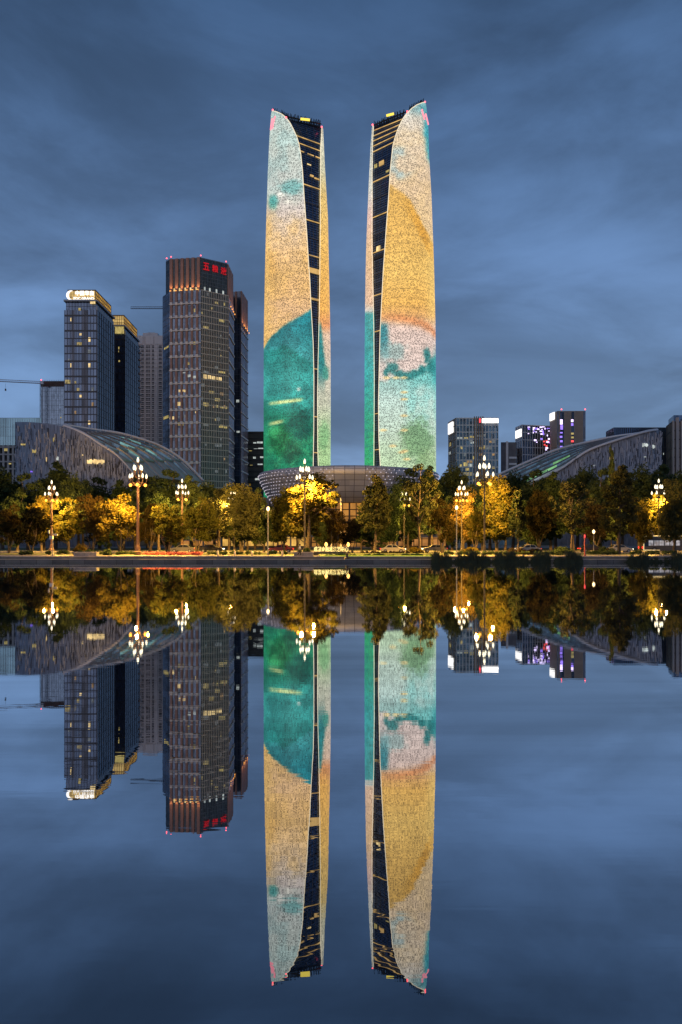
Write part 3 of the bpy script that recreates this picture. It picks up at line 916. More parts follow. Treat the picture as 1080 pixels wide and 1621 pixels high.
def gold_tower(label, plan, rb, crown_px, rows_crown, dfr, sign):
    """plan corners: front left, front right, back right, back left"""
    root, p = block('glass_tower', label, plan, rb, 'tower', 'dark glass towers with gold crowns')
    FL, FR, BR, BL = p
    zt = Z(rb, dfr)
    b = MB(); b.prism(p, HB, zt); b.build('glazing', M_G1, root)
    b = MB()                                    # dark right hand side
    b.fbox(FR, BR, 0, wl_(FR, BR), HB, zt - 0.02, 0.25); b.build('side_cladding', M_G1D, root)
    b = MB(); Lw = wl_(FL, FR)
    nf = int((zt - HB) / 4.6)
    for j in range(nf + 1):
        z = HB + j * 4.6
        w_ = 0.55 if j % 2 else 1.0
        b.fbox(FL, FR, 0, Lw, z - w_ / 2, z + w_ / 2, 0.22)
    for i in range(12):
        s = Lw * i / 11; b.fbox(FL, FR, max(0, s - .12), min(Lw, s + .12), HB, zt, 0.16)
    b.build('mullion_grid', M_DARKMETAL, root)
    b = MB()
    for a_, c_ in ((0.22, 0.32), (0.55, 0.72)):
        b.fbox(FL, FR, Lw * a_, Lw * c_, HB, zt, 0.12)
    b.build('dark_bay', M_G1D, root)
    b = MB(); Ls = wl_(FR, BR)
    for i in range(9):
        s = Ls * i / 8; b.fbox(FR, BR, max(0, s - .15), min(Ls, s + .15), HB, zt, 0.5)
    for j in range(nf + 1):
        b.fbox(FR, BR, 0, Ls, HB + j * 4.6 - .12, HB + j * 4.6 + .12, 0.4)
    b.build('side_fins', mat('side_fin', (0.10, 0.10, 0.115), 0.4, 0.5), root)
    # setback storey, overhanging slab, crown
    def inset(q, k):
        cx = sum(a[0] for a in q) / 4; cy = sum(a[1] for a in q) / 4
        return [(cx + (a[0] - cx) * k, cy + (a[1] - cy) * k) for a in q]
    z1 = Z(rows_crown[1], dfr); z2 = Z(rows_crown[0], dfr)
    q = inset(p, 0.93)
    b = MB(); b.prism(q, zt + 0.002, z1 - 1.6); b.build('setback_storey', M_G1, root)
    b = MB(); mullions(b, q[0], q[1], zt, z1 - 1.6, 10, 2); mullions(b, q[1], q[2], zt, z1 - 1.6, 10, 2); b.build('setback_grid', M_DARKMETAL, root)
    b = MB(); b.prism(inset(p, 1.03), z1 - 1.6, z1 - 0.6); b.build('overhanging_slab', mat('slab_metal', (0.2, 0.22, 0.25), 0.4, 0.4), root)
    b = MB(); b.fbox(q[1], q[2], 0, wl_(q[1], q[2]), zt + .4, zt + 3.0, 0.8); b.build('ledge', M_GREYMETAL, root)
    q2 = inset(p, 0.86)
    b = MB(); b.prism(q2, z1 - 0.6, z2); cr = b.build('crown', M_GOLD, root)
    b = MB(); b.fbox(q2[0], q2[1], 0.2, wl_(q2[0], q2[1]) - .2, z1 - .2, z2 - .2, 0.12); b.build('crown_front', M_GOLD2, root)
    b = MB(); mullions(b, q2[1], q2[2], z1 - .6, z2, 12, 3, .35, .3); mullions(b, q2[0], q2[1], z1 - .6, z2, 9, 3, .22, .3)
    b.prism([(a[0], a[1]) for a in inset(p, .88)], z2, z2 + .5)
    b.build('crown_frame', mat('bronze_frame', (0.12, 0.08, 0.045), 0.5, 0.4), root)
    return root, p, q2, z1, z2


g1, p1, q1, zc1, zc2 = gold_tower('dark glass tower with gold crown carrying a white glowing sign', [(102, 420), (153, 420), (181, 453), (130, 453)], 491, None, (458, 473), 420, True)
FL, FR, BR, BL = p1
litpx(g1, FL, FR, [(111, 114.5, 503, 508.5), (140, 143.3, 534, 541), (126, 131, 527.5, 531), (111, 114.5, 575, 581.5), (140, 143.3, 575, 581.5), (139.7, 143, 666, 672), (126, 131, 625, 629), (143, 151, 477, 481)], M_WARMWIN)
litpx(g1, FL, FR, [(124.5, 128, 487.5, 492)], M_WARMWIN2)
A_, B_ = q1[0], q1[1]
zc = (zc1 + zc2) / 2
text_on('sign_lettering', '中国华商', A_, B_, wl_(A_, B_) * .62, zc + 1.1, wl_(A_, B_) * .68, 3.0, 0.8, M_WHITESIGN, g1)
text_on('sign_lettering', 'ZOC.GRAND', A_, B_, wl_(A_, B_) * .58, zc - 2.1, wl_(A_, B_) * .76, 1.6, 0.8, M_WHITESIGN, g1)
b = MB()                                        # crescent emblem
s_c = wl_(A_, B_) * .13
pts_o = []; pts_i = []
for k in range(21):
    an = R(70) + R(220) * k / 20
    pts_o.append((math.cos(an) * 2.9, math.sin(an) * 2.9)); w_ = 0.1 + 1.5 * math.sin(math.pi * k / 20)
    pts_i.append((math.cos(an) * (2.9 - w_), math.sin(an) * (2.9 - w_)))
u_ = (Vector((B_[0], B_[1], 0)) - Vector((A_[0], A_[1], 0))).normalized(); n_ = Vector((u_.y, -u_.x, 0))
c_ = Vector((A_[0], A_[1], zc - .2)) + u_ * s_c
for o1, o2 in ((0.7, 1.0),):
    fr = [c_ + u_ * x + Vector((0, 0, y)) + n_ * 1.0 for x, y in pts_o]; fi = [c_ + u_ * x + Vector((0, 0, y)) + n_ * 1.0 for x, y in pts_i]
    b.strip(fr, fi); b.strip([v - n_ * .3 for v in fi], [v - n_ * .3 for v in fr]); b.strip([v - n_ * .3 for v in fr], fr); b.strip(fi, [v - n_ * .3 for v in fi])
b.build('sign_emblem', M_WHITESIGN, g1)
g2, p2, _, _, _ = gold_tower('shorter dark glass tower with unlettered gold crown behind the signed tower', [(160, 470), (197.5, 470), (221, 507), (183, 507)], 530, None, (498, 513), 470, False)
litpx(g2, p2[0], p2[1], [(185.5, 189, 549, 553), (184.5, 188.5, 555, 558), (184, 190, 569, 573)], M_WARMWIN2)
litpx(g2, p2[0], p2[1], [(181, 196.5, 517, 528)], M_WARMWIN2)
b = MB()
for j in range(14):
    z = Z(548 + j * 11, 505); s = wl_(p2[1], p2[2])
    b.fbox(p2[1], p2[2], s - 1.5, s + 1.2, z, z + .9, 1.2)
b.build('balcony', M_BAND, g2)

# --- pale apartment block with small dark windows
root, p = block('apartment_block', 'pale beige apartment block with rows of small dark windows', [(214, 560), (262, 560), (262, 590), (214, 590)], 523)
zt = Z(533, 560)
b = MB(); b.prism(p, HB, zt); b.build('wall', mat('beige_render', (0.66, 0.59, 0.56), 0.8, noise=0.12, scale=0.3), root)
b = MB(); b.box((X(240, 570), 572, zt + 2.4), (12, 12, 4.8)); b.box((X(240, 570), 572, zt + 5.4), (6, 6, 1.4)); b.build('roof_house', MATS['beige_render'], root)
b = MB(); L_ = wl_(p[0], p[1])
for s in (0.02, 0.30, 0.5, 0.72, .9):
    b.fbox(p[0], p[1], L_ * s, L_ * s + .5, HB, zt, 0.5)
for s in (.0, .35, .66):
    b.fbox(p[0], p[1], L_ * s, L_ * (s + .26), zt - 6, zt + .8, .4)
for j in range(38):
    z = zt - 8 - j * 3.25
    b.fbox(p[0], p[1], 0, L_, z - .5, z - .1, 0.35)
b.build('wall_ribs', mat('beige_trim', (0.74, 0.66, 0.62), 0.8), root)
wm = mat('dark_window', (0.016, 0.017, 0.022), 0.6, 0.0, spec=.15)
first = None; cnt = 0; bstuff = MB()
for j in range(26):
    for k, s in enumerate((0.07, 0.2, 0.36, 0.44, 0.56, 0.78)):
        z = zt - 9 - j * 3.25; s0 = L_ * s
        wd = 2.5 if k in (0, 1, 5) else 1.6
        if cnt < 98:
            b = MB(); b.fbox(p[0], p[1], s0, s0 + wd, z - 0.3, z + 1.9, 0.06); b.build('window', wm, root)
        else:
            bstuff.fbox(p[0], p[1], s0, s0 + wd, z - 0.1, z + 1.7, 0.06)
        cnt += 1
tag(bstuff.build('lower_windows', wm, root), kind='stuff')
litpx(root, p[0], p[1], [(229, 246, 609.5, 611)], M_BAND, 'pale_band', .7)

# --- red granite twin office towers
M_G3 = glass('office_glass', (0.14, 0.18, 0.25), (1.15, 3.9), 0.55, 0.14, 0.65)
M_G3T = glass('teal_office_glass', (0.035, 0.05, 0.06), (1.2, 3.9), 0.6, 0.3, 0.1)
M_UP = emi('amber_uplight', (255, 170, 80), 1.6)
M_REDSIGN = emi('red_sign_glow', (205, 22, 34), .75)
root, p = block('office_tower', 'tall red granite office tower with red lettering on its glazed crown', [(258, 432), (268.5, 423), (318, 420), (362, 430), (370.5, 452), (330, 480), (262, 470)], 457, 'tower', 'red granite office towers')
ot = root
zt = Z(459, 420)
b = MB(); b.prism(p, HB, zt); b.build('glazing', M_G3, root)
A, B, C, D, E = p[0], p[1], p[2], p[3], p[4]
b = MB(); Lf = wl_(B, C)
for i in range(6):
    s = Lf * (0.03 + 0.165 * i); b.fbox(B, C, s, s + 1.3, HB, zt, 0.6)
b.build('pilaster', M_BRICK, root)
b = MB()
for j in range(19):
    z = zt - 8.0 - j * 8.05
    if z < HB + 2: break
    b.fbox(B, C, 0, Lf, z - .28, z + .28, 0.75)
    for i in range(6):
        s = Lf * (0.03 + 0.165 * i); b.fbox(B, C, s - .1, s + 1.4, z - .5, z + 1.2, 0.85)
b.build('spandrel_band', M_BAND, root)
b = MB(); mullions(b, A, B, HB, zt, 5, 40, .16, .14); mullions(b, B, C, HB, zt, 34, 40, .1, .1); b.build('mullion_grid', mat('steel_mullion', (0.16, 0.17, 0.2), .4, .5), root)
b = MB(); b.fbox(C, D, 0, wl_(C, D) - .05, HB, zt + .02, 0.03); b.build('curved_glass_face', M_G3T, root)
b = MB(); mullions(b, C, D, HB, zt, 16, 40, .26, .25, .42); b.build('face_mullion', mat('pale_mullion', (0.55, 0.50, 0.45), .5, .0), root)
b = MB(); Lr = wl_(D, E); b.fbox(D, E, 0, Lr, HB, zt, .05); b.build('side_wall', M_BRICK, root)
b = MB()
for i in range(5):
    s = Lr * (.12 + .19 * i); b.fbox(D, E, s, s + 1.9, HB + 2, zt - 1, .1)
b.build('side_glazing', M_G3, root)
b = MB()
for j in range(20):
    z = zt - 8.0 - j * 8.05
    if z < HB + 2: break
    b.fbox(D, E, 0, Lr, z - .45, z + .45, .6)
b.build('side_band', M_BAND, root)
# crown
pc = [(X(263, 428), 428), (X(268.5, 425), 425), (X(317.5, 422), 422), (X(360, 431.5), 431.5), (X(368.5, 451), 451), (X(330, 476), 476), (X(264, 466), 466)]
zc = Z(408.5, 422)
b = MB(); b.prism(pc, zt + .003, zc); b.build('crown_glazing', M_G3T, root)
b = MB(); Lc = wl_(pc[1], pc[2])
for i in range(6):
    s = Lc * (0.02 + 0.176 * i); b.fbox(pc[1], pc[2], s, s + 1.75, zt + .1, zc + .4, 0.7)
b.build('crown_pilaster', M_BRICK, root)
b = MB(); Ld = wl_(pc[3], pc[4])
for i in range(4):
    s = Ld * (.02 + .25 * i); b.fbox(pc[3], pc[4], s, s + Ld * .17, zt - 6, zc + .3, .6)
b.build('crown_pilaster', M_BRICK, root)
b = MB(); mullions(b, pc[1], pc[2], zt + .2, zc, 20, 5, .14, .14); mullions(b, pc[2], pc[3], zt + .2, zc, 16, 9, .14, .16, .2); mullions(b, pc[0], pc[1], zt + .2, zc, 2, 5, .14, .14)
b.prism([(a[0], a[1]) for a in pc], zc + .002, zc + .5); b.build('crown_frame', MATS['steel_mullion'], root)
def uplights(A, B, ss, z, parent, power):
    u = (Vector((B[0], B[1], 0)) - Vector((A[0], A[1], 0))).normalized(); n = Vector((u.y, -u.x, 0))
    for s in ss:
        p = Vector((A[0], A[1], z)) + u * s + n * 1.9
        b = MB(); b.box(p, (.9, .5, .5), math.atan2(u.y, u.x)); b.build('amber_uplight', M_UP, parent)
        ld = bpy.data.lights.new('uplight', 'SPOT'); ld.energy = power; ld.color = (1.0, .53, .17); ld.spot_size = R(70); ld.spot_blend = .8; ld.shadow_soft_size = .3
        lo = bpy.data.objects.new('uplight', ld); COL.objects.link(lo); lo.parent = parent
        lo.location = p + Vector((0, 0, .4)) - root_loc(parent)
        lo.rotation_euler = (n * .22 + Vector((0, 0, -1))).to_track_quat('Z', 'Y').to_euler()
uplights(pc[1], pc[2], [Lc * (0.02 + 0.176 * i) + .9 for i in range(6)], zt + .4, root, 1300)
uplights(pc[3], pc[4], [Ld * (.1 + .25 * i) for i in range(4)], zt - 5.6, root, 2200)
b = MB()
for i in range(5):
    s = Lc * (0.02 + 0.176 * i) + 2.2; b.fbox(pc[1], pc[2], s, s + 1.5, zt + .6, zt + 2.6, .12)
b.build('crown_window', M_WARMWIN, root)
b = MB()
for i in (2, 5, 9, 13):
    s = wl_(pc[2], pc[3]) * i / 16; b.fbox(pc[2], pc[3], s, s + 1.0, zt + .6, zt + 3.0, .2)
b.build('crown_side_window', M_COOLWIN, root)
b = MB(); b.box((X(292, 430), 433, zc + .9), (4, 3, .8)); b.box((X(306, 430), 433, zc + .8), (1, 1, .6)); b.build('roof_plant', M_DARKMETAL, root)
Lg = wl_(pc[2], pc[3])
for ch, f_, dz in (('五', .2, 0), ('粮', .53, -.4), ('液', .85, -.8)):
    text_on('sign_lettering', ch, pc[2], pc[3], Lg * f_, Z(423.5, 425) + dz * .4, 3.9, 4.4, .6, M_REDSIGN, root, 0.0)
for px, row, d in ((264, 409, 428), (271, 406.5, 426), (318, 404.5, 422), (358, 414, 431)):
    b = MB(); b.ball(P(px, row, d), .42, 8); b.build('obstruction_light', M_RED, root, True)
    b = MB(); b.tube([P(px, row, d), P(px, row, d) - Vector((0, 0, 1.6))], .12, 4); b.build('light_mast', M_DARKMETAL, root)
litpx(root, B, C, [(292, 296, 617, 621), (279, 286, 636.5, 642.5), (283, 286, 617, 621), (289, 293, 617, 620), (269, 276, 659.5, 664), (309, 312, 651, 654)], M_WARMWIN)
litpx(root, A, B, [(259, 267, 660, 664.5), (260, 267, 551, 554)], M_WARMWIN2)
litpx(root, C, D, [(322.5, 328, 592.5, 599), (329, 334, 593.5, 599.5), (335, 341, 595, 600.5), (342, 345, 596.5, 601), (346, 351, 597, 602)], M_WARMWIN)
litpx(root, C, D, [(347, 355, 505, 509), (342, 346, 641, 645), (348, 354, 642.5, 646), (356, 360, 643, 647), (347, 353, 674, 677), (355, 360, 675, 678), (346, 357, 587, 590), (324, 328, 640, 643)], M_WARMWIN2)
litpx(root, B, C, [(297, 303, 593, 597), (304, 312, 595, 599), (288, 296, 589.5, 591)], M_COOLWIN)

root, p = block('office_tower', 'darker red granite office tower standing behind its lettered neighbour', [(362, 476), (381.5, 474), (392.5, 498), (372, 515)], 505, 'tower', 'red granite office towers')
zt = Z(503, 474); zc = Z(460, 474)
b = MB(); b.prism(p, HB, zt); b.build('glazing', M_G1D, root)
A, B, C = p[0], p[1], p[2]; Lr = wl_(B, C)
b = MB(); b.fbox(B, C, 0, Lr, HB, zt, .05); b.fbox(A, B, .2, 1.6, HB, zt, .3); b.build('side_wall', M_BRICK, root)
b = MB()
for i in range(5):
    s = Lr * (.1 + .19 * i); b.fbox(B, C, s, s + 2.0, HB + 2, zt - 1, .1)
b.build('side_glazing', M_G3, root)
b = MB()
for j in range(20):
    z = zt - 8 - j * 8.05
    if z > HB: b.fbox(B, C, 0, Lr, z - .45, z + .45, .5)
b.build('side_band', M_BAND, root)
b = MB(); mullions(b, A, B, HB, zt, 8, 40, .14, .14); b.build('mullion_grid', MATS['steel_mullion'], root)
q = [(X(364, 477), 477), (X(381.3, 475), 475), (X(391.8, 497), 497), (X(372, 512), 512)]
b = MB(); b.prism(q, zt + .003, zc); b.build('crown_glazing', M_G1D, root)
b = MB(); Lq = wl_(q[1], q[2])
for i in range(4):
    s = Lq * (.02 + .25 * i); b.fbox(q[1], q[2], s, s + Lq * .19, zt - 5, zc + .3, .6)
b.fbox(q[0], q[1], 4, 5.3, zt, zc, .4); b.build('crown_pilaster', M_BRICK, root)
uplights(q[1], q[2], [Lq * (.1 + .25 * i) for i in range(4)], zt - 4.6, root, 2200)
litpx(root, A, B, [(374, 379, 633, 637), (375, 380, 682, 685)], M_COOLWIN)

# --- dark office block with lit floors between the towers
root, p = block('office_block', 'dark low office block with strips of lit floors beside the teal tower', [(391, 520), (421, 520), (421, 550), (391, 550)], 683)
zt = Z(683, 520)
b = MB(); b.prism(p, HB, zt); b.build('wall', mat('charcoal_wall', (0.07, 0.07, 0.075), .6, noise=.2, scale=.4), root)
b = MB()
for j in range(14):
    b.fbox(p[0], p[1], 0, wl_(p[0], p[1]), zt - 2 - j * 4.1, zt - .8 - j * 4.1, .4)
b.build('spandrel_band', M_DARKMETAL, root)
litpx(root, p[0], p[1], [(401, 406, 700, 703), (407, 416, 699, 702.5), (402, 408, 710, 712.5), (409, 417, 709, 712), (401, 405, 723, 726), (412, 417, 722.5, 725), (404, 411, 757, 760), (408, 416, 734, 736)], M_COOLWIN)
litpx(root, p[0], p[1], [(394, 399, 712, 714), (396, 400, 736, 739)], M_WARMWIN2)

# --- low blue glass block and the teal block far left
root, p = block('glass_block', 'low blue glass block with a rusty brown roof band under the crane', [(64.5, 520), (104, 520), (104, 560), (64.5, 560)], 603)
zt = Z(612, 520); zz = Z(603, 520)
b = MB(); b.prism(p, HB, zt); b.build('glazing', glass('pale_blue_glass', (0.17, 0.24, 0.34), (1.5, 3.6), .2, .15, .7), root)
b = MB(); mullions(b, p[0], p[1], HB, zt, 14, 33, .12, .1); b.build('mullion_grid', M_DARKMETAL, root)
b = MB(); b.prism([(a[0], a[1] + (.4 if i < 2 else -.4)) for i, a in enumerate(p)], zt + .003, zz); b.build('roof_band', mat('rusty_formwork', (0.12, 0.07, 0.055), .8, noise=.3, scale=.6), root)
b = MB()
for i in range(15):
    s = wl_(p[0], p[1]) * i / 14; b.fbox(p[0], p[1], s - .1, s + .1, zt, zz + .8, .1)
b.build('roof_scaffold', M_DARKMETAL, root)
litpx(root, p[0], p[1], [(95.5, 97.5, 660, 662)], M_WARMWIN2)
root, p = block('teal_block', 'teal glazed block over an open concrete frame at the water side edge', [(-25, 345), (66, 345), (66, 375), (-25, 375)], 662)
zt = Z(661.5, 345); zm = Z(705, 345)
b = MB(); b.prism(p, zm, zt); b.build('glazing', glass('teal_glass', (0.20, 0.36, 0.45), (2.4, 6), .2, .2, .6), root)
b = MB(); mullions(b, p[0], p[1], zm, zt, 24, 3, .1, .1); b.build('mullion_grid', MATS['steel_mullion'], root)
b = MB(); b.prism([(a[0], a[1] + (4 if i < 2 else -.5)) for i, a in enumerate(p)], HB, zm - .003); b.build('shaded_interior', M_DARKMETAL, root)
b = MB(); L_ = wl_(p[0], p[1])
for i in range(13):
    b.fbox(p[0], p[1], L_ * i / 12 - (.5 if i else 0), L_ * i / 12 + .5, HB, zm, .0, .9)
for j in range(7):
    z = zm - .8 - j * 3.6
    b.fbox(p[0], p[1], 0, L_, z - .4, z + .3, .15, .9)
b.build('concrete_frame', mat('raw_concrete', (0.36, 0.35, 0.34), .8, noise=.15, scale=.5), root)
litpx(root, p[0], p[1], [(7, 12, 710, 714), (14, 18, 733, 735)], M_WARMWIN2)


# dim lit rooms scattered over the glass fronts
M_DIM1 = emi('dim_amber_room', (255, 205, 140), .22, noise=.6, scale=(.9, .9, .6)); M_DIM2 = emi('dim_grey_room', (190, 200, 205), .16, noise=.6, scale=(.9, .9, .6)); M_DIM3 = emi('dim_yellow_room', (230, 205, 130), .38, noise=.6, scale=(.9, .9, .6))


def rooms(parent, A, B, z0, z1, cw, ch, n, seed, out=.07, s_lo=0.02, s_hi=.98):
    rr_ = random.Random(seed); Lw = wl_(A, B); used = set()
    nc, nr_ = int(Lw * (s_hi - s_lo) / cw), int((z1 - z0) / ch)
    for _ in range(n):
        c, r__ = rr_.randrange(nc), rr_.randrange(nr_)
        k = rr_.choice((1, 1, 1, 2, 3))
        if any((c + j, r__) in used for j in range(k)) or c + k > nc: continue
        for j in range(k): used.add((c + j, r__))
        s = Lw * s_lo + c * cw; zb = z0 + r__ * ch + rr_.uniform(.3, .9)
        b = MB(); b.fbox(A, B, s + .15, s + k * cw - .15, zb, zb + ch * rr_.uniform(.3, .55), out)
        b.build('lit_window', rr_.choice((M_DIM1, M_DIM2, M_DIM2, M_DIM3)), parent)


rooms(ot, (X(318, 420), 420), (X(362, 430), 430), 20, 158, 1.2, 3.97, 44, 1, .06)
rooms(ot, (X(268.5, 423), 423), (X(318, 420), 420), 20, 158, 1.25, 4.02, 26, 2, .08)
rooms(g1, p1[0], p1[1], 60, 140, 1.77, 4.6, 16, 3)
rooms(g2, p2[0], p2[1], 60, 140, 1.77, 4.6, 8, 4)


# --- cranes
def crane(label, px0, px1, row, d, mast_px, base_row, red):
    r_ = empty('tower_crane', (X(mast_px, d), d, HB), label, 'crane', 'tower cranes over the roofs')
    z = Z(row, d); b = MB(); zb = HB
    for sx in (-.7, .7):
        for sy in (-.7, .7):
            b.tube([(X(mast_px, d) + sx, d + sy, zb), (X(mast_px, d) + sx, d + sy, z + 1)], .14, 4)
    n = int((z - zb) / 2.0)
    for i in range(n):
        s = 1 if i % 2 else -1
        b.tube([(X(mast_px, d) - .7 * s, d - .7, zb + i * 2), (X(mast_px, d) + .7 * s, d - .7, zb + i * 2 + 2)], .08, 4)
    b.build('mast', M_GREYMETAL, r_)
    b = MB(); x0, x1 = X(px0, d), X(px1, d)
    steps = max(8, int(abs(x1 - x0) / 1.6)); 
    slope = (Z(row - 6, d) - z) if red else 0.0
    def jz(t): return z + slope * (1 - t)
    b.tube([(x0, d - .6, jz(0)), (x1, d - .6, jz(1))], .16, 4); b.tube([(x0, d + .6, jz(0)), (x1, d + .6, jz(1))], .16, 4); b.tube([(x0, d, jz(0) + 1.5), (x1, d, jz(1) + 1.5)], .16, 4)
    for i in range(steps):
        xa = x0 + (x1 - x0) * i / steps; xb = x0 + (x1 - x0) * (i + .5) / steps; xc = x0 + (x1 - x0) * (i + 1) / steps
        za, zb_, zc_ = jz(i / steps), jz((i + .5) / steps), jz((i + 1) / steps)
        b.tube([(xa, d - .6, za), (xb, d, zb_ + 1.5)], .09, 3); b.tube([(xb, d, zb_ + 1.5), (xc, d - .6, zc_)], .09, 3)
    b.build('jib', mat('crane_paint', (0.32, 0.22, 0.17), .6) if red else M_GREYMETAL, r_)
    b = MB(); b.box((X(mast_px, d) + 1.4, d - 1, z + .2), (1.6, 1.6, 2.0)); b.build('cab', M_WHITE, r_)
    if red:
        b = MB(); b.ball((X(mast_px, d), d, z + 2.6), .5, 8); b.build('obstruction_light', M_RED, r_, True)
        hx = X(9, d); b = MB(); b.tube([(hx, d, z), (hx, d, Z(615, d))], .07, 4); b.box((hx, d, Z(617, d)), (.9, .6, 1.6)); b.build('hook', M_DARKMETAL, r_)


crane('rusty tower crane with a hanging hook beside the low blue glass block', -60, 64, 607, 515, 65.5, 600, True)
crane('slim grey crane jib poking out left of the red lettered office tower', 207, 285, 488.5, 540, 285, 480, False)

# --- right hand group
M_GRID = mat('steel_frame', (0.58, 0.58, 0.60), .45, .4)
root, p = block('framed_office', 'glazed office block with white roof sign and steel frame, nearest the golden tower', [(710.5, 436), (722.5, 420), (789, 420), (789, 446), (715, 450)], 661)
A, B, C = p[0], p[1], p[2]; zt = Z(662, 420)
b = MB(); b.prism(p, HB, zt); b.build('glazing', glass('grey_green_glass', (0.15, 0.19, 0.21), (1.9, 3.9), .6, .14, .6), root)
rooms(root, B, C, 30, zt - 6, 1.9, 3.9, 30, 8)
b = MB(); mullions(b, B, C, HB, zt, 13, 18, .38, .4, .55); b.build('frame_grid', M_GRID, root)
b = MB(); mullions(b, A, B, HB, zt, 5, 18, .5, .3, .5); b.build('side_frame', mat('brown_cladding', (0.22, 0.17, 0.15), .7), root)
b = MB(); L_ = wl_(B, C)
for i in range(5):
    b.fbox(B, C, L_ * (.42 + .05 * i), L_ * (.42 + .05 * i) + .5, HB, zt + 1, .8)
b.build('stair_fins', MATS['brown_cladding'], root)
b = MB(); s0, _ = on(B, C, 763); b.fbox(B, C, s0, L_ - .1, Z(669.5, 420), Z(663, 420), .9); b.build('roof_sign', emi('white_bar_glow', (255, 248, 240), 2.6), root)
b = MB(); b.fbox(A, B, 1.0, wl_(A, B) - 6, Z(684, 425), Z(667, 425), .8); b.build('side_sign', M_WHITESIGN, root)
b = MB(); s0, _ = on(B, C, 761); b.fbox(B, C, s0 - 1, s0, Z(669, 420), Z(663, 420), .8); b.build('red_sign_mark', emi('red_sign_mark', (255, 70, 80), 1.8), root)
for i, (x0, x1, r0, r1) in enumerate(((724, 732, 692, 695.5), (735, 741, 692, 695), (744, 750, 690, 693), (745, 750, 699, 702), (727, 731, 735, 739), (734, 740, 732, 738), (742, 748, 734, 739), (737, 743, 741, 745), (711.5, 714, 701, 707), (711, 713.5, 716, 720), (748, 751, 722, 727), (765, 768, 705, 708))):
    w = (B, C) if x0 > 722 else (A, B)
    litpx(root, w[0], w[1], [(x0, x1, r0, r1)], M_WARMWIN2 if i % 3 else M_COOLWIN)

root, p = block('low_office', 'low dark office block with one white vertical stripe', [(793, 432), (818, 432), (818, 460), (793, 460)], 700)
zt = Z(700, 432)
b = MB(); b.prism(p, HB, zt); b.build('wall', mat('slate_wall', (0.12, 0.12, 0.14), .6, noise=.2, scale=.4), root)
s0, _ = on(p[0], p[1], 801); s1, _ = on(p[0], p[1], 804.5)
b = MB(); b.fbox(p[0], p[1], s0, s1, HB, zt + .5, .4); b.build('white_stripe', M_WHITE, root)
b = MB(); s0, _ = on(p[0], p[1], 806)
for j in range(14):
    b.fbox(p[0], p[1], s0, wl_(p[0], p[1]), HB + j * 3.9 + 2.2, HB + j * 3.9 + 3.4, .3)
b.build('spandrel_band', M_GRID, root)

root, p = block('media_office', 'dark office block glittering with violet lights and a white left sign', [(816.5, 462), (827, 450), (871, 455), (871, 490), (820, 490)], 673)
A, B, C = p[0], p[1], p[2]; zt = Z(673.5, 452)
b = MB(); b.prism(p, HB, zt); b.build('glazing', M_G1D, root)
b = MB(); mullions(b, B, C, HB, zt, 11, 16, .3, .3, .45); mullions(b, A, B, HB, zt, 3, 16, .5, .25, .8); b.build('frame_grid', M_GRID, root)
b = MB(); b.fbox(A, B, 1.0, wl_(A, B) - 1, Z(693, 457), Z(681, 457), .6); b.build('side_sign', M_WHITESIGN, root)
M_VIO = emi('violet_light', (150, 120, 240), 1.5); M_VIOW = emi('pale_violet_light', (225, 205, 255), 2.2); M_REDL = emi('red_shop_light', (255, 80, 80), 1.6)
rv = random.Random(3); L_ = wl_(B, C)
for i in range(34):
    t = rv.random(); px = 834 + 36 * t ** .8; row = 675 + abs(rv.gauss(0, 6)) + (0 if i % 3 else rv.random() * 25)
    s, d = on(B, C, px); w = rv.choice((.5, .8, 1.6)); h = rv.choice((.4, .7, 1.0))
    if s + w > L_: s = L_ - w - .1
    b = MB(); b.fbox(B, C, s, s + w, Z(row, d) - h, Z(row, d), .35); b.build('facade_light', M_VIOW if rv.random() < .45 else M_VIO, root)
for px, row in ((861, 698), (865, 697), (869, 699), (862, 703), (865, 705), (864, 711), (863, 717), (866, 722), (864, 729)):
    s, d = on(B, C, px); b = MB(); b.fbox(B, C, s - .4, s + .5, Z(row, d) - .8, Z(row, d), .35); b.build('facade_light', M_REDL if row < 706 else M_VIOW, root)

root, p = block('stone_office', 'stone office slab with two violet glowing window slots', [(870.5, 452), (882.5, 440), (927, 440), (927, 470), (874, 470)], 650)
A, B, C = p[0], p[1], p[2]; zt = Z(650.5, 440); L_ = wl_(B, C)
b = MB(); b.prism(p, HB, zt); b.build('wall', mat('grey_brown_stone', (0.30, 0.26, 0.24), .75, noise=.12, scale=.3), root)
b = MB()
for f0, f1 in ((.10, .24), (.50, .60)):
    b.fbox(B, C, L_ * f0, L_ * f1, HB, zt - .5, .05)
b.build('window_slot', M_G1D, root)
b = MB(); b.fbox(B, C, L_ * .92, L_, HB, zt, .06); b.fbox(B, C, 0, L_ * .04, HB, zt, .06); b.build('corner_glazing', M_G3, root)
b = MB()
for i in range(26):
    s = L_ * i / 25
    if .09 < i / 25 < .25 or .49 < i / 25 < .61: continue
    b.fbox(B, C, max(0, s - .1), min(L_, s + .1), HB, zt, .14)
b.build('wall_ribs', mat('stone_ribs', (0.24, 0.21, 0.195), .7), root)
b = MB(); b.fbox(A, B, 1.0, wl_(A, B) - 4, Z(665, 447), Z(653.5, 447), .6); b.build('side_sign', M_WHITESIGN, root)
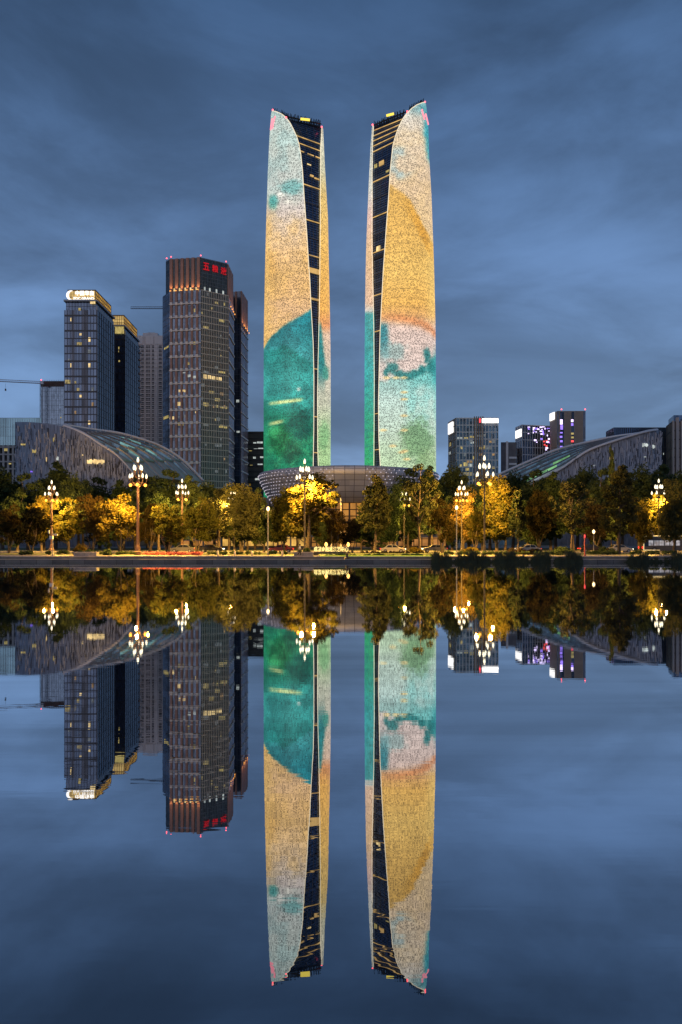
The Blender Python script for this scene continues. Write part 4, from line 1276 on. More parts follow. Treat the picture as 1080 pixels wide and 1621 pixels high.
for px, r0, r1, mm in ((889, 664, 672, M_VIOW), (889.5, 673, 680, M_VIO), (889, 684, 686, M_VIO), (888.5, 690, 693, M_VIO), (889, 697, 700, M_VIO), (906, 664, 668, M_VIOW), (906, 670, 674, M_VIO), (906.5, 685, 688, M_WARMWIN2), (906.5, 691, 694, M_WARMWIN2), (906.5, 697, 700, M_REDL), (906.5, 703, 706, M_WARMWIN2), (889, 706, 709, M_VIO)):
    s, d = on(B, C, px); b = MB(); b.fbox(B, C, s - .9, s + .7, Z(r1, d), Z(r0, d), .12); b.build('lit_window', mm, root)
for px in (889, 926.5):
    b = MB(); b.ball(P(px, 648, 442), .45, 8); b.build('obstruction_light', M_RED, root, True)
    b = MB(); b.tube([P(px, 648, 442), P(px, 651, 442)], .1, 4); b.build('light_mast', M_DARKMETAL, root)

root, p = block('dark_office', 'long black glass office behind the right wedge shaped hall', [(960, 372), (972, 358), (1058, 358), (1058, 385), (965, 390)], 677)
A, B, C = p[0], p[1], p[2]; zt = Z(677, 358)
b = MB(); b.prism(p, HB, zt); b.build('glazing', M_G1, root)
b = MB(); mullions(b, B, C, HB, zt, 26, 12, .3, .4, .15); mullions(b, A, B, HB, zt, 5, 12, .2, .2); b.build('mullion_grid', M_DARKMETAL, root)
b = MB(); b.box((X(1036, 362), 363, zt + .5), (3.2, .6, .8)); b.build('roof_light', M_WARMWIN, root)
litpx(root, B, C, [(1041, 1045, 693, 697), (1050, 1052, 717, 720)], M_COOLWIN)
root, p = block('ribbed_block', 'tall stone ribbed block cut off by the right edge', [(1055.5, 345), (1064, 332), (1110, 332), (1110, 370), (1060, 370)], 656)
A, B, C = p[0], p[1], p[2]; zt = Z(668, 332); z2 = Z(656, 332)
b = MB(); b.prism(p, HB, zt); b.build('wall', MATS['grey_brown_stone'], root)
b = MB(); b.prism([(a[0] + 1.8, a[1] + 2) for a in p], zt + .003, z2); b.build('top_glazing', M_G3, root)
b = MB(); mullions(b, A, B, HB, zt, 4, 14, .5, .3, .3); b.build('side_grid', M_DARKMETAL, root)
b = MB()
for i in range(7):
    s = wl_(B, C) * i / 6; b.fbox(B, C, max(0, s - .7), s + .7, HB, zt + (2 if i % 2 else .5), .8)
b.build('wall_ribs', mat('pale_ribs', (0.38, 0.35, 0.33), .7, noise=.1, scale=.4), root)
b = MB(); mullions(b, B, C, HB, zt, 18, 14, .18, .2, .5); b.build('mullion_grid', M_DARKMETAL, root)


# ------------------------------------------------------------------ curved halls
def smooth_path(pts, n):
    """resample a list of tuples by index with Catmull-Rom"""
    P_ = [np.array(q, float) for q in pts]; out = []
    for i in range(n + 1):
        t = i / n * (len(P_) - 1); k = min(int(t), len(P_) - 2); u = t - k
        p0, p1_, p2_, p3 = P_[max(k - 1, 0)], P_[k], P_[k + 1], P_[min(k + 2, len(P_) - 1)]
        out.append(0.5 * ((2 * p1_) + (-p0 + p2_) * u + (2 * p0 - 5 * p1_ + 4 * p2_ - p3) * u * u + (-p0 + 3 * p1_ - 3 * p2_ + p3) * u ** 3))
    return out


M_PERF = mat('perforated_stone', (0.25, 0.28, 0.34), .7, noise=.45, scale=1.0, stretch=(1.6, 1.6, .28))
M_FINL = mat('pale_stone_fin', (0.44, 0.48, 0.56), .7, noise=.2, scale=.8)
M_FIND = mat('dark_stone_slit', (0.05, 0.052, 0.065), .6)
M_TREAD = mat('terrace_roof', (0.30, 0.31, 0.33), .5, .2, noise=.2, scale=.4)
M_RISER = glass('terrace_glass', (0.30, 0.42, 0.44), (2.5, 9), .4, .15, .6)


def wedge_hall(label, facade, A_line, B_line, windows, flip, glows, seed):
    """facade: (px, row, d) along the top of the curved front wall; A_line/B_line: front and back rims of the terraced roof"""
    fc = smooth_path(facade, 60)
    fp = [P(*q) for q in fc]
    cx = sum(v.x for v in fp) / len(fp); cy = sum(v.y for v in fp) / len(fp)
    root = empty('wedge_hall', (cx, cy + 12, HB), label, 'hall', 'wedge shaped halls flanking the towers')
    b = MB()
    base = [Vector((v.x, v.y, HB)) for v in fp]
    b.strip(base, fp) if not flip else b.strip(base, fp)
    o = b.build('curved_wall', M_PERF, root, True)
    so = o.modifiers.new('thickness', 'SOLIDIFY'); so.thickness = .6; so.offset = 1 if False else -1
    # relief of fins and slits
    rr_ = random.Random(seed); bl, bd = MB(), MB()
    for k in range(1500):
        i = rr_.randrange(len(fp) - 1); t = rr_.random()
        a_, c_ = fp[i], fp[i + 1]; q = a_.lerp(c_, t)
        u = Vector((c_.x - a_.x, c_.y - a_.y, 0))
        if u.length < 1e-4: continue
        u.normalize(); n = Vector((u.y, -u.x, 0))
        h = rr_.uniform(1.0, 3.6); z = rr_.uniform(HB + 4, q.z - h - .2)
        if z < HB + 1: continue
        tgt = bl if rr_.random() < .5 else bd
        w_ = rr_.uniform(.12, .3)
        tgt.obox(Vector((q.x, q.y, z)) + n * .0, u * w_, n * (.28 if tgt is bl else .1), Vector((rr_.uniform(-.3, .3), 0, h)))
    bl.build('wall_fins', M_FINL, root); bd.build('wall_slits', M_FIND, root)
    for x0, x1, r0, r1, mm in windows:
        # window on the nearest facet
        ks = [k for k in range(len(fc) - 1) if min(fc[k][0], fc[k + 1][0]) <= (x0 + x1) / 2 <= max(fc[k][0], fc[k + 1][0])]
        k = ks[0] if ks else 0
        d = fc[k][2] - .45
        rw = random.Random(int(x0 * 7 + r0)); bb = MB(); n = max(2, int((x1 - x0) / 1.5))
        for i in range(n):
            xa = x0 + (x1 - x0) * i / n; xb = xa + (x1 - x0) / n * rw.uniform(.5, .95)
            ya = r0 + rw.uniform(0, .35) * (r1 - r0); yb = r1 - rw.uniform(0, .35) * (r1 - r0)
            p0_ = P(xa, yb, d); p1_ = P(xb, ya, d)
            bb.obox((p0_.x, d, p0_.z), (p1_.x - p0_.x, 0, 0), (0, .5, 0), (0, 0, p1_.z - p0_.z))
        bb.build('lit_window', mm, root)
    # terraced roof
    al = [P(*q) for q in smooth_path(A_line, 48)]; bl_ = [P(*q) for q in smooth_path(B_line, 48)]
    K = 6; tread, riser, fas = MB(), MB(), MB()
    for k in range(K):
        lo = [a.lerp(c, k / K) for a, c in zip(al, bl_)]; hi = [a.lerp(c, (k + 1) / K) for a, c in zip(al, bl_)]
        mid = [Vector((h_.x, h_.y, l_.z)) for l_, h_ in zip(lo, hi)]
        tread.strip(lo, mid); riser.strip(mid, hi)
        fas.tube([h_ + Vector((0, -.1, .1)) for h_ in hi], .28, 4)
        for i in range(3, 48, 9):               # stepped cross walls between terraces
            a_ = mid[i]; c_ = hi[i]
            fas.obox(lo[i] + Vector((0, 0, 0)), Vector((.35, 0, 0)), Vector((mid[i].x - lo[i].x, mid[i].y - lo[i].y, 0)), Vector((0, 0, max(.6, (c_.z - a_.z) * .55))))
    tread.build('terrace_roof', M_TREAD, root); riser.build('terrace_glazing', M_RISER, root); fas.build('terrace_fascia', M_GREYMETAL, root)
    b = MB()
    b.tube([q + Vector((0, 0, .3)) for q in bl_], .55, 6); b.tube([q + Vector((0, 0, -1.2)) for q in bl_], .3, 5); b.tube([q + Vector((0, -.5, .3)) for q in al], .55, 5)
    for i in range(0, 49, 2):
        b.tube([bl_[i] + Vector((0, 0, .3)), bl_[i] + Vector((0, 0, -1.2))], .12, 4)
    b.build('roof_arch', mat('silver_arch', (0.66, 0.68, 0.72), .4, .2), root, True)
    b = MB(); b.strip([Vector((q.x, q.y, HB)) for q in bl_], bl_); b.build('rear_wall', M_RISER, root)
    b = MB(); e0, e1 = (fp[0], bl_[0]) if not flip else (fp[-1], bl_[-1])
    b.add([(e0.x, e0.y, HB), (e1.x, e1.y, HB), (e1.x, e1.y, e1.z), (e0.x, e0.y, e0.z)], [(0, 1, 2, 3)]); b.build('end_wall', M_STONE, root)
    for k, i0, i1, mm in glows:
        lo = [a.lerp(c, k / K) for a, c in zip(al, bl_)]; hi = [a.lerp(c, (k + 1) / K) for a, c in zip(al, bl_)]
        bb = MB(); bb.strip([Vector((h_.x, h_.y - .15, l_.z + .3 * (h_.z - l_.z))) for l_, h_ in zip(lo[i0:i1], hi[i0:i1])], [Vector((h_.x, h_.y - .15, l_.z + .85 * (h_.z - l_.z))) for l_, h_ in zip(lo[i0:i1], hi[i0:i1])])
        bb.build('lit_terrace', mm, root)
    return root


M_GRN = emi('green_interior', (150, 225, 150), .45, noise=.5, scale=(.3, .3, .3))
M_TEALI = emi('teal_interior', (150, 215, 215), .4, noise=.5, scale=(.3, .3, .3))
M_VIOS = emi('violet_small_sign', (130, 100, 230), 1.0)
wedge_hall('grey stone wedge shaped hall with terraced glass roof, before the dark glass towers',
           [(24.5, 668, 262), (55, 668.6, 247), (101, 675, 238), (131, 687, 236), (159, 705, 236), (183, 720.6, 238), (196, 733, 240), (212, 752, 243)],
           [(101, 675, 239), (131, 687, 237), (159, 705, 237), (183, 720.6, 239), (212, 752, 244)],
           [(101, 674, 262), (147, 681, 275), (190, 687, 285), (229, 697.7, 292), (260, 710, 298), (290, 730, 302), (322, 762, 305)],
           [(138, 165, 726, 735, M_WARMWIN), (51, 71, 711, 718, M_WARMWIN2), (73, 82, 722, 731, M_WARMWIN), (84, 94, 691, 700, M_WARMWIN2), (89, 95, 722, 729, M_COOLWIN), (33, 38, 688, 698, M_WARMWIN2), (33, 47, 702, 705, M_WARMWIN2), (33, 36, 717, 723, M_WARMWIN2), (54, 56, 702, 704, M_WARMWIN2), (130, 132, 719, 721, M_WARMWIN), (48, 57, 745, 748, M_VIOS)],
           False, [(2, 22, 30, M_TEALI), (3, 28, 37, M_TEALI), (1, 30, 38, M_TEALI), (4, 18, 26, M_TEALI)], 4)
wedge_hall('grey stone wedge shaped hall rising rightwards, before the black glass office',
           [(878, 750, 292), (888, 743, 291), (929, 715.5, 289), (973, 699, 288), (1018, 685.5, 290), (1040, 681.5, 294), (1047, 682, 297)],
           [(800, 790, 300), (845, 765, 295), (888, 743, 291), (929, 715.5, 289), (973, 699, 288), (1018, 685.5, 290), (1040, 681.5, 294)],
           [(790, 752, 318), (842, 729, 320), (884, 712, 322), (929, 701, 322), (973, 692, 320), (1010, 687, 318), (1042, 681.5, 315)],
           [(1017, 1027, 701, 708, M_COOLWIN), (1031, 1038, 703, 710, M_COOLWIN), (966, 972, 722, 730, M_WARMWIN2), (940, 943, 736, 738, M_COOLWIN), (1020, 1024, 722, 724, M_COOLWIN)],
           True, [(1, 6, 16, M_GRN), (2, 14, 20, M_GRN)], 9)

# central concert hall: bowl shaped roof over a glowing glass drum
hx, hd = X(552, 270), 270.0
HZ = HB - 0.76
hall = empty('round_hall', (hx, hd, HB), 'round hall with grey bowl shaped roof over a glowing glass drum between the towers', 'hall')
m = bpy.data.materials.new('bowl_panels'); MATS['bowl'] = m
nt, bs = nodes_of(m); N = nt.nodes; L = nt.links
tcn = N.new('ShaderNodeTexCoord'); br = N.new('ShaderNodeTexBrick'); sp = N.new('ShaderNodeSeparateXYZ'); cb = N.new('ShaderNodeCombineXYZ')
ml = N.new('ShaderNodeMath'); ml.operation = 'ARCTAN2'; sc = N.new('ShaderNodeMath'); sc.operation = 'MULTIPLY'; sc.inputs[1].default_value = 30
L.new(tcn.outputs['Object'], sp.inputs[0]); L.new(sp.outputs['X'], ml.inputs[0]); L.new(sp.outputs['Y'], ml.inputs[1]); L.new(ml.outputs[0], sc.inputs[0])
L.new(sc.outputs[0], cb.inputs[0]); L.new(sp.outputs['Z'], cb.inputs[1]); L.new(cb.outputs[0], br.inputs['Vector'])
br.inputs['Color1'].default_value = (0.44, 0.46, 0.50, 1); br.inputs['Color2'].default_value = (0.55, 0.57, 0.61, 1); br.inputs['Mortar'].default_value = (0.15, 0.15, 0.17, 1)
br.inputs['Scale'].default_value = 1.0; br.inputs['Mortar Size'].default_value = .09; br.inputs['Brick Width'].default_value = 3.2; br.inputs['Row Height'].default_value = 1.9; br.offset = 0.0
L.new(br.outputs['Color'], bs.inputs['Base Color']); bs.inputs['Roughness'].default_value = .45; bs.inputs['Metallic'].default_value = .3
b = MB(); b.lathe([(29.0, 16.2), (32, 20.8), (34.2, 25.2), (34.9, 27.6), (34.4, 28.3), (24, 29.6), (.01, 30.4)], (hx, hd, HZ), 96)
b.build('bowl_roof', m, hall, True)
b = MB()
for j, (r, z) in enumerate(((29.9, 17.4), (30.6, 18.5), (31.3, 19.6), (32.0, 20.6), (32.5, 21.7), (33.05, 22.8), (33.6, 23.9), (34.1, 25.0), (34.5, 26.2), (34.85, 27.2))):
    for k in range(110):
        an = 2 * math.pi * (k + .5 * (j % 2)) / 110
        da = abs((an - 1.5 * math.pi + math.pi) % (2 * math.pi) - math.pi)
        if da < .16: continue
        if (k * 7 + j * 13) % 11 == 0: continue
        x, y = hx + (r + .06) * math.cos(an), hd + (r + .06) * math.sin(an)
        b.box((x, y, HZ + z), (.22, .22, .22), an)
b.build('dot_lights', emi('dot_light', (235, 225, 240), 0.75), hall)
b = MB(); b.add([P(534.5, 776, 240), P(541.5, 777, 240), P(539, 759.5, 236.5), P(534.5, 776, 242), P(541.5, 777, 242), P(539, 759.5, 238)], [(0, 1, 2), (3, 5, 4), (0, 2, 5, 3), (1, 4, 5, 2), (0, 3, 4, 1)])
b.build('pointed_fin', M_WHITE, hall)  # plain white triangular fin on the bowl front
M_DRUM = emi('warm_lit_interior', (240, 165, 75), .33, sample=True, noise=.75, scale=(.12, .12, .16))
b = MB(); b.lathe([(27.0, 0), (27.0, 15.8)], (hx, hd, HB), 72); b.build('glass_drum', M_DRUM, hall)
b = MB()
for k in range(72):
    an = 2 * math.pi * k / 72; x, y = hx + 27.2 * math.cos(an), hd + 27.2 * math.sin(an)
    b.box((x, y, HB + 7.8), (.35, .3 if k % 3 else .6, 15.6), an)
for z in (1.5, 3.8, 6.1, 8.4, 10.7, 13.0, 15.4):
    for k in range(72):
        a0_, a1_ = 2 * math.pi * k / 72, 2 * math.pi * (k + 1) / 72
        b.tube([(hx + 27.2 * math.cos(a0_), hd + 27.2 * math.sin(a0_), HB + z), (hx + 27.2 * math.cos(a1_), hd + 27.2 * math.sin(a1_), HB + z)], .16 if z != 8.4 else .45, 4)
b.build('drum_mullion', mat('bronze_mullion', (0.07, 0.05, 0.035), .5, .4), hall)

rt = empty('podium_block', (X(545, 318), 318, HB), 'long stone podium with amber lit windows under the feet of the two towers', 'building')
pp = [(X(388, 309), 309), (X(704, 309), 309), (X(704, 309), 326.5), (X(388, 309), 326.5)]
zt = Z(788, 309)
b = MB(); b.prism(pp, HB, zt); b.build('wall', M_STONE, rt)
b = MB(); L_ = wl_(pp[0], pp[1])
for i in range(41):
    b.fbox(pp[0], pp[1], max(0, L_ * i / 40 - .3), L_ * i / 40 + .3, HB, zt + .4, .5)
b.build('wall_ribs', mat('bronze_rib', (0.10, 0.075, 0.05), .5, .3), rt)
for j in range(4):
    b = MB(); z = HB + 1.0 + j * 4.0; b.fbox(pp[0], pp[1], .4, L_ - .4, z, z + 2.7, .2); b.build('window_band', emi('amber_window_band', (240, 175, 85), .42, sample=False, noise=.85, scale=(.2, .2, .25)), rt)

# low glazed pavilions
M_PAV = emi('pavilion_glow', (255, 196, 96), .62, sample=True, noise=.6, scale=(.35, .35, .25))
M_PAV2 = emi('pavilion_glow_dim', (240, 165, 90), .40, sample=True, noise=.7, scale=(.35, .35, .25))
for px0, px1, d, r0, mm, lab in ((352, 487, 212, 850, M_PAV, 'bright yellow lit glass pavilion seen through the trunks left of the round hall'), (592, 706, 214, 851, M_PAV2, 'dim orange lit glass pavilion seen through the trunks under the golden tower'), (288, 340, 216, 856, M_PAV2, 'short amber lit pavilion beside the bright yellow one')):
    A, B = (X(px0, d), d), (X(px1, d), d); zt = Z(r0, d); L_ = wl_(A, B)
    r_ = empty('glass_pavilion', ((A[0] + B[0]) / 2, d + 5, HB), lab, 'pavilion', 'lit pavilions behind the trees')
    b = MB(); b.prism([(A[0], d), (B[0], d), (B[0], d + 10), (A[0], d + 10)], HB, zt); b.build('lit_glazing', mm, r_)
    b = MB(); n = int(L_ / 2.4)
    for i in range(n + 1):
        s = L_ * i / n; b.fbox(A, B, s - .12, s + .12, HB, zt, .25)
    b.fbox(A, B, 0, L_, HB + 2.6, HB + 2.8, .2); b.fbox(A, B, 0, L_, HB, HB + .5, .22)
    b.build('mullion_grid', MATS['bronze_mullion'], r_)
    b = MB(); b.box(((A[0] + B[0]) / 2, d + 4.2, zt + .35), (L_ + 3, 13, .7)); b.build('flat_roof', M_STONE, r_)
    b = MB()
    for i in range(int(L_ / 7) + 1):
        b.tube([(A[0] + i * 7, d - 1.6, HB), (A[0] + i * 7, d - 1.6, zt)], .25, 8)
    b.build('column', M_STONE, r_)


# ------------------------------------------------------------------ magnolia street lamps
M_BULB = emi('lamp_bulb_glow', (255, 244, 208), 1.9)
M_FLOOD = emi('sodium_flood_glow', (255, 170, 60), 4.0)
M_POLE = mat('lamp_pole_paint', (0.17, 0.10, 0.07), .45, .2, noise=.15, scale=3)


def make_lamp(power, lab, pole=None, k_=1.0):
    pole = pole or M_POLE
    r_ = empty('street_lamp', (0, 0, 0), lab, 'street lamp', 'magnolia cluster street lamps')
    b = MB(); b.lathe([(.55 * k_, 0), (.55 * k_, .5), (.4 * k_, .6), (.34 * k_, 1.3), (.25 * k_, 1.5), (.22 * k_, 6), (.18 * k_, 11.0), (.24, 11.1), (.24, 11.4), (.10, 11.6), (.07, 14.05)], (0, 0, 0), 10)
    b.build('pole', pole, r_)
    arms = MB(); heads = [(0, 0, 14.2, .9)]
    for k in range(4):
        an = R(45 + 90 * k + 8); heads.append((.70 * math.cos(an), .70 * math.sin(an), 12.95, .95))
    for k in range(5):
        an = R(90 + 72 * k + 12); heads.append((1.3 * math.cos(an), 1.3 * math.sin(an), 11.75, .82))
    for x, y, z, s in heads[1:]:
        arms.tube([(0, 0, z - 1.1), (x * .6, y * .6, z - 1.0), (x, y, z - .45), (x, y, z)], [.08, .07, .06, .07], 5)
        arms.lathe([(.08, -.12), (.2, 0), (.16, .06)], (x, y, z), 8)
    arms.lathe([(.08, -.12), (.2, 0), (.16, .06)], (0, 0, 14.2), 8)
    for k in range(4):
        an = R(90 * k - 20 + 30); arms.tube([(.2 * math.cos(an), .2 * math.sin(an), 11.2), (1.05 * math.cos(an), 1.05 * math.sin(an), 11.05)], .06, 5)
    arms.build('lamp_arm', pole, r_)
    for x, y, z, s in heads:
        b = MB(); b.lathe([(.10, .04), (.17, .2), (.21, .42), (.17, .66), (.09, .86), (.02, .98)], (x, y, z), 10)
        o = b.build('bulb', M_BULB, r_, True)
        for v in o.data.vertices:
            v.co.x = x + (v.co.x - x) * s; v.co.y = y + (v.co.y - y) * s; v.co.z = z + (v.co.z - z) * s
    for k in range(4):
        an = R(90 * k - 20 + 30)
        b = MB(); b.ball((1.1 * math.cos(an), 1.1 * math.sin(an), 10.75), .24, 10); b.build('floodlight', M_FLOOD, r_, True)
    for k in range(4):
        an = R(90 * k - 20 + 30)
        ld = bpy.data.lights.new('flood', 'SPOT'); ld.energy = power; ld.color = (1.0, 0.50, 0.075); ld.shadow_soft_size = .2
        ld.spot_size = R(165); ld.spot_blend = .5
        lo = bpy.data.objects.new('flood', ld); COL.objects.link(lo); lo.parent = r_; lo.location = (1.5 * math.cos(an), 1.5 * math.sin(an), 10.85)
        lo.rotation_euler = Vector((-math.cos(an), -math.sin(an), .55)).to_track_quat('Z', 'Y').to_euler()
    ld = bpy.data.lights.new('unseen_pole_fill', 'POINT'); ld.energy = power * .012; ld.color = (1.0, 0.5, 0.15); ld.shadow_soft_size = .2  # unseen point light added to turn the pole orange
    lo = bpy.data.objects.new('unseen_pole_fill', ld); COL.objects.link(lo); lo.parent = r_; lo.location = (.2, -1.5, 9.6)
    return r_


LAMPS = [
    (218.5, 107, 1.0, 'tall magnolia lamp with a brick red lit pole rising above the golden trees'),
    (82, 141, 0.96, 'small magnolia lamp over golden trees, nearest the left edge'),
    (288.5, 143, 0.99, 'small magnolia lamp in front of the long arched roof'),
    (482.5, 109, 1.0, 'tall magnolia lamp inside the brightest yellow tree'),
    (731, 143, 0.97, 'small magnolia lamp half sunk in orange leaves beside a taller dark poled one'),
    (767, 107, 1.02, 'tall magnolia lamp with a dark pole before the big yellow lit tree'),
    (1043, 137, 0.955, 'small magnolia lamp over golden leaves above the bus'),
    (371, 131, 0.82, 'magnolia lamp almost hidden in leaves below the red granite tower'),
    (640, 131, 0.82, 'magnolia lamp glowing through leaves at the foot of the golden tower'),
]
lamp0 = make_lamp(28000, LAMPS[0][3])
lamp1 = make_lamp(28000, LAMPS[3][3], mat('unlit_pole_tone', (0.05, 0.045, 0.045), .5, .3), .6)  # darker pole copy, its unlit silhouette look put into the colour
for i, (px, d, s, lab) in enumerate(LAMPS):
    o = lamp0 if i == 0 else (lamp1 if i == 3 else copy_tree(lamp0 if i in (1, 2) else lamp1))
    o.location = (X(px, d), d, HB); o.scale = (s, s, s); o.rotation_euler.z = 0.37 * i
    o['label'] = lab

# ------------------------------------------------------------------ trees
def leaf_mat(name, c1, c2, trans=.35):
    m = bpy.data.materials.new(name); MATS[name] = m; m.use_nodes = True
    nt = m.node_tree; N = nt.nodes; L = nt.links
    for n in list(N): N.remove(n)
    o = N.new('ShaderNodeOutputMaterial'); df = N.new('ShaderNodeBsdfDiffuse'); tr = N.new('ShaderNodeBsdfTranslucent'); mx = N.new('ShaderNodeMixShader'); mx.inputs[0].default_value = trans
    tc = N.new('ShaderNodeTexCoord'); nz = N.new('ShaderNodeTexNoise'); nz.inputs['Scale'].default_value = .7; nz.inputs['Detail'].default_value = 5
    oi = N.new('ShaderNodeObjectInfo'); ad = N.new('ShaderNodeMath'); ad.operation = 'ADD'
    L.new(tc.outputs['Object'], nz.inputs['Vector'])
    sb = N.new('ShaderNodeMath'); sb.operation = 'MULTIPLY_ADD'; sb.inputs[1].default_value = .5; sb.inputs[2].default_value = -.25
    L.new(oi.outputs['Random'], sb.inputs[0]); L.new(sb.outputs[0], ad.inputs[0]); L.new(nz.outputs['Fac'], ad.inputs[1])
    cr = N.new('ShaderNodeValToRGB'); cr.color_ramp.elements[0].position = .3; cr.color_ramp.elements[1].position = .72
    cr.color_ramp.elements[0].color = (*c1, 1); cr.color_ramp.elements[1].color = (*c2, 1)
    L.new(ad.outputs[0], cr.inputs[0])
    L.new(cr.outputs[0], df.inputs['Color']); L.new(cr.outputs[0], tr.inputs['Color'])
    L.new(df.outputs[0], mx.inputs[1]); L.new(tr.outputs[0], mx.inputs[2]); L.new(mx.outputs[0], o.inputs[0])
    return m


M_BARK = mat('bark', (0.085, 0.065, 0.05), .9, noise=.3, scale=4, stretch=(1, 1, .3), bump=.3)
M_LEAF = leaf_mat('dark_leaf', (0.028, 0.05, 0.025), (0.085, 0.12, 0.055))
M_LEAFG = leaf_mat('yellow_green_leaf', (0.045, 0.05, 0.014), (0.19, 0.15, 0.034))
M_LEAFO = leaf_mat('bronze_leaf', (0.024, 0.025, 0.012), (0.10, 0.07, 0.024))
M_LEAFR = leaf_mat('brown_green_leaf', (0.016, 0.019, 0.012), (0.045, 0.036, 0.022))
M_LEAFS = leaf_mat('olive_leaf', (0.026, 0.035, 0.018), (0.075, 0.08, 0.038))


def leaf_faces(centres, radii, per, size, r_):
    """leaf sized four sided faces spread through clumps"""
    vs = []; 
    C = np.repeat(np.array(centres), per, 0); Rr = np.repeat(np.array(radii), per)
    n = len(C)
    dirs = r_.normal(size=(n, 3)); dirs /= np.linalg.norm(dirs, axis=1)[:, None]
    rad = Rr * r_.uniform(.25, 1.0, n) ** .5
    pos = C + dirs * rad[:, None] * np.array([1, 1, .8])
    nor = dirs * .7 + r_.normal(size=(n, 3)) * .6 + np.array([0, 0, .35]); nor /= np.linalg.norm(nor, axis=1)[:, None]
    t = np.cross(nor, r_.normal(size=(n, 3))); t /= np.linalg.norm(t, axis=1)[:, None] + 1e-9
    s = np.cross(nor, t)
    sz = size * r_.uniform(.6, 1.3, n)[:, None]
    q = np.stack([pos - t * sz, pos - s * sz * .55 + nor * sz * .12, pos + t * sz, pos + s * sz * .55 + nor * sz * .12], 1)
    return q.reshape(-1, 3), np.arange(n * 4).reshape(-1, 4)


def tree_proto(kind, seed, leafm):
    """returns (trunk mesh, crown mesh, height, width) standing on the origin"""
    r_ = np.random.default_rng(seed); pr = random.Random(seed)
    if kind == 'round': H, W, base, K, rc, per, sz = 9.0, 7.4, 1.3, 60, (.5, 1.35), 150, .18
    elif kind == 'broad': H, W, base, K, rc, per, sz = 12.0, 8.0, 1.5, 92, (.5, 1.5), 135, .20
    elif kind == 'cone': H, W, base, K, rc, per, sz = 13.0, 6.0, 2.0, 70, (.45, .95), 100, .19
    elif kind == 'sparse': H, W, base, K, rc, per, sz = 13.0, 7.0, 2.6, 52, (.4, .85), 60, .20
    else: H, W, base, K, rc, per, sz = 18.0, 9.6, 1.6, 112, (.7, 2.0), 110, .30
    rx = W / 2; cz = (H + base) / 2; rz = (H - base) / 2
    cs, rs = [], []
    lobes = [((pr.uniform(-.42, .42), pr.uniform(-.35, .35), pr.uniform(-.45, .42)), pr.uniform(.42, .66)) for _ in range(6)] if kind in ('round', 'broad', 'dark') else None
    if lobes: lobes.append(((0, 0, .34), .62))
    while len(cs) < K:
        d = r_.normal(size=3); d /= np.linalg.norm(d)
        k = r_.uniform(.15, 1.0) ** .45
        p = d * k * np.array([rx, rx, rz]) * .88
        if lobes:
            (ox, oy, oz), ls = lobes[pr.randrange(len(lobes))]
            p = (np.array([ox, oy, oz]) + d * k * ls) * np.array([rx, rx, rz])
        z = p[2] + cz
        if kind == 'cone':
            f = np.clip((H - z) / (H - base), 0.05, 1); p[:2] *= (.35 + .9 * f ** .9) * .85
        if kind == 'sparse':
            f = (z - base) / (H - base); p[:2] *= .35 + .85 * min(1, f * 1.6) * (1.25 - .7 * f)
        if kind == 'round' and z < base + 1.0: continue
        rr_ = pr.uniform(*rc)
        if pr.random() < .2 and kind in ('round', 'broad', 'dark'):
            p = p * np.array([1.22, 1.22, 1.14]); z = p[2] + cz; rr_ *= .55
        if kind == 'cone': rr_ *= .6 + .6 * np.clip((H - z) / (H - base), 0, 1)
        if z + rr_ * .8 > H: z = H - rr_ * .8
        cs.append((p[0] + pr.uniform(-.2, .2), p[1], z)); rs.append(rr_)
    v, f = leaf_faces(cs, rs, per, sz, r_)
    cm = bpy.data.meshes.new('crown'); cm.from_pydata(v.tolist(), [], f.tolist()); cm.update(); cm.materials.append(leafm)
    b = MB()
    tr = {'round': .2, 'broad': .28, 'cone': .2, 'sparse': .2, 'dark': .38}[kind]
    if kind == 'round':
        forks = 3
        for k in range(forks):
            an = 2 * math.pi * k / forks + pr.uniform(0, 1)
            e = (math.cos(an) * 1.1, math.sin(an) * 1.1, base + 1.6)
            b.tube([(math.cos(an) * .12, math.sin(an) * .12, -.1), (math.cos(an) * .35, math.sin(an) * .35, 1.1), e], [tr * .8, tr * .65, tr * .4], 6)
            for j in range(5):
                c = cs[pr.randrange(len(cs))]; b.tube([e, ((e[0] + c[0]) / 2, (e[1] + c[1]) / 2, (e[2] + c[2]) / 2 + .3), c], [tr * .4, tr * .25, .03], 5)
    else:
        top = H * (.92 if kind == 'cone' else .62)
        ax = [(0, 0, -.1), (.05, .02, base * .6), (pr.uniform(-.2, .2), pr.uniform(-.2, .2), base + 1), (pr.uniform(-.3, .3), pr.uniform(-.3, .3), (base + top) / 2), (pr.uniform(-.3, .3), 0, top)]
        b.tube(ax, [tr * 1.15, tr, tr * .85, tr * .55, .05], 7)
        nl = {'broad': 16, 'cone': 22, 'sparse': 26, 'dark': 16}[kind]
        for j in range(nl):
            c = cs[pr.randrange(len(cs))]
            zb = max(base * .8, min(top * .9, c[2] - math.hypot(c[0], c[1]) * pr.uniform(.5, 1.0)))
            st = (0.05, 0, zb)
            b.tube([st, (c[0] * .5, c[1] * .5, (zb + c[2]) / 2 + .1), c], [tr * .35, tr * .22, .03], 5)
    tm = bpy.data.meshes.new('trunk'); tm.from_pydata(b.v, [], b.f); tm.update(); tm.materials.append(M_BARK)
    return tm, cm, H, W


PROTO = {}


def proto(kind, var, leafm):
    key = (kind, var, leafm.name)
    if key not in PROTO:
        PROTO[key] = tree_proto(kind, 50 + 7 * var + {'round': 0, 'broad': 100, 'cone': 200, 'sparse': 300, 'dark': 400}[kind], leafm)
    return PROTO[key]


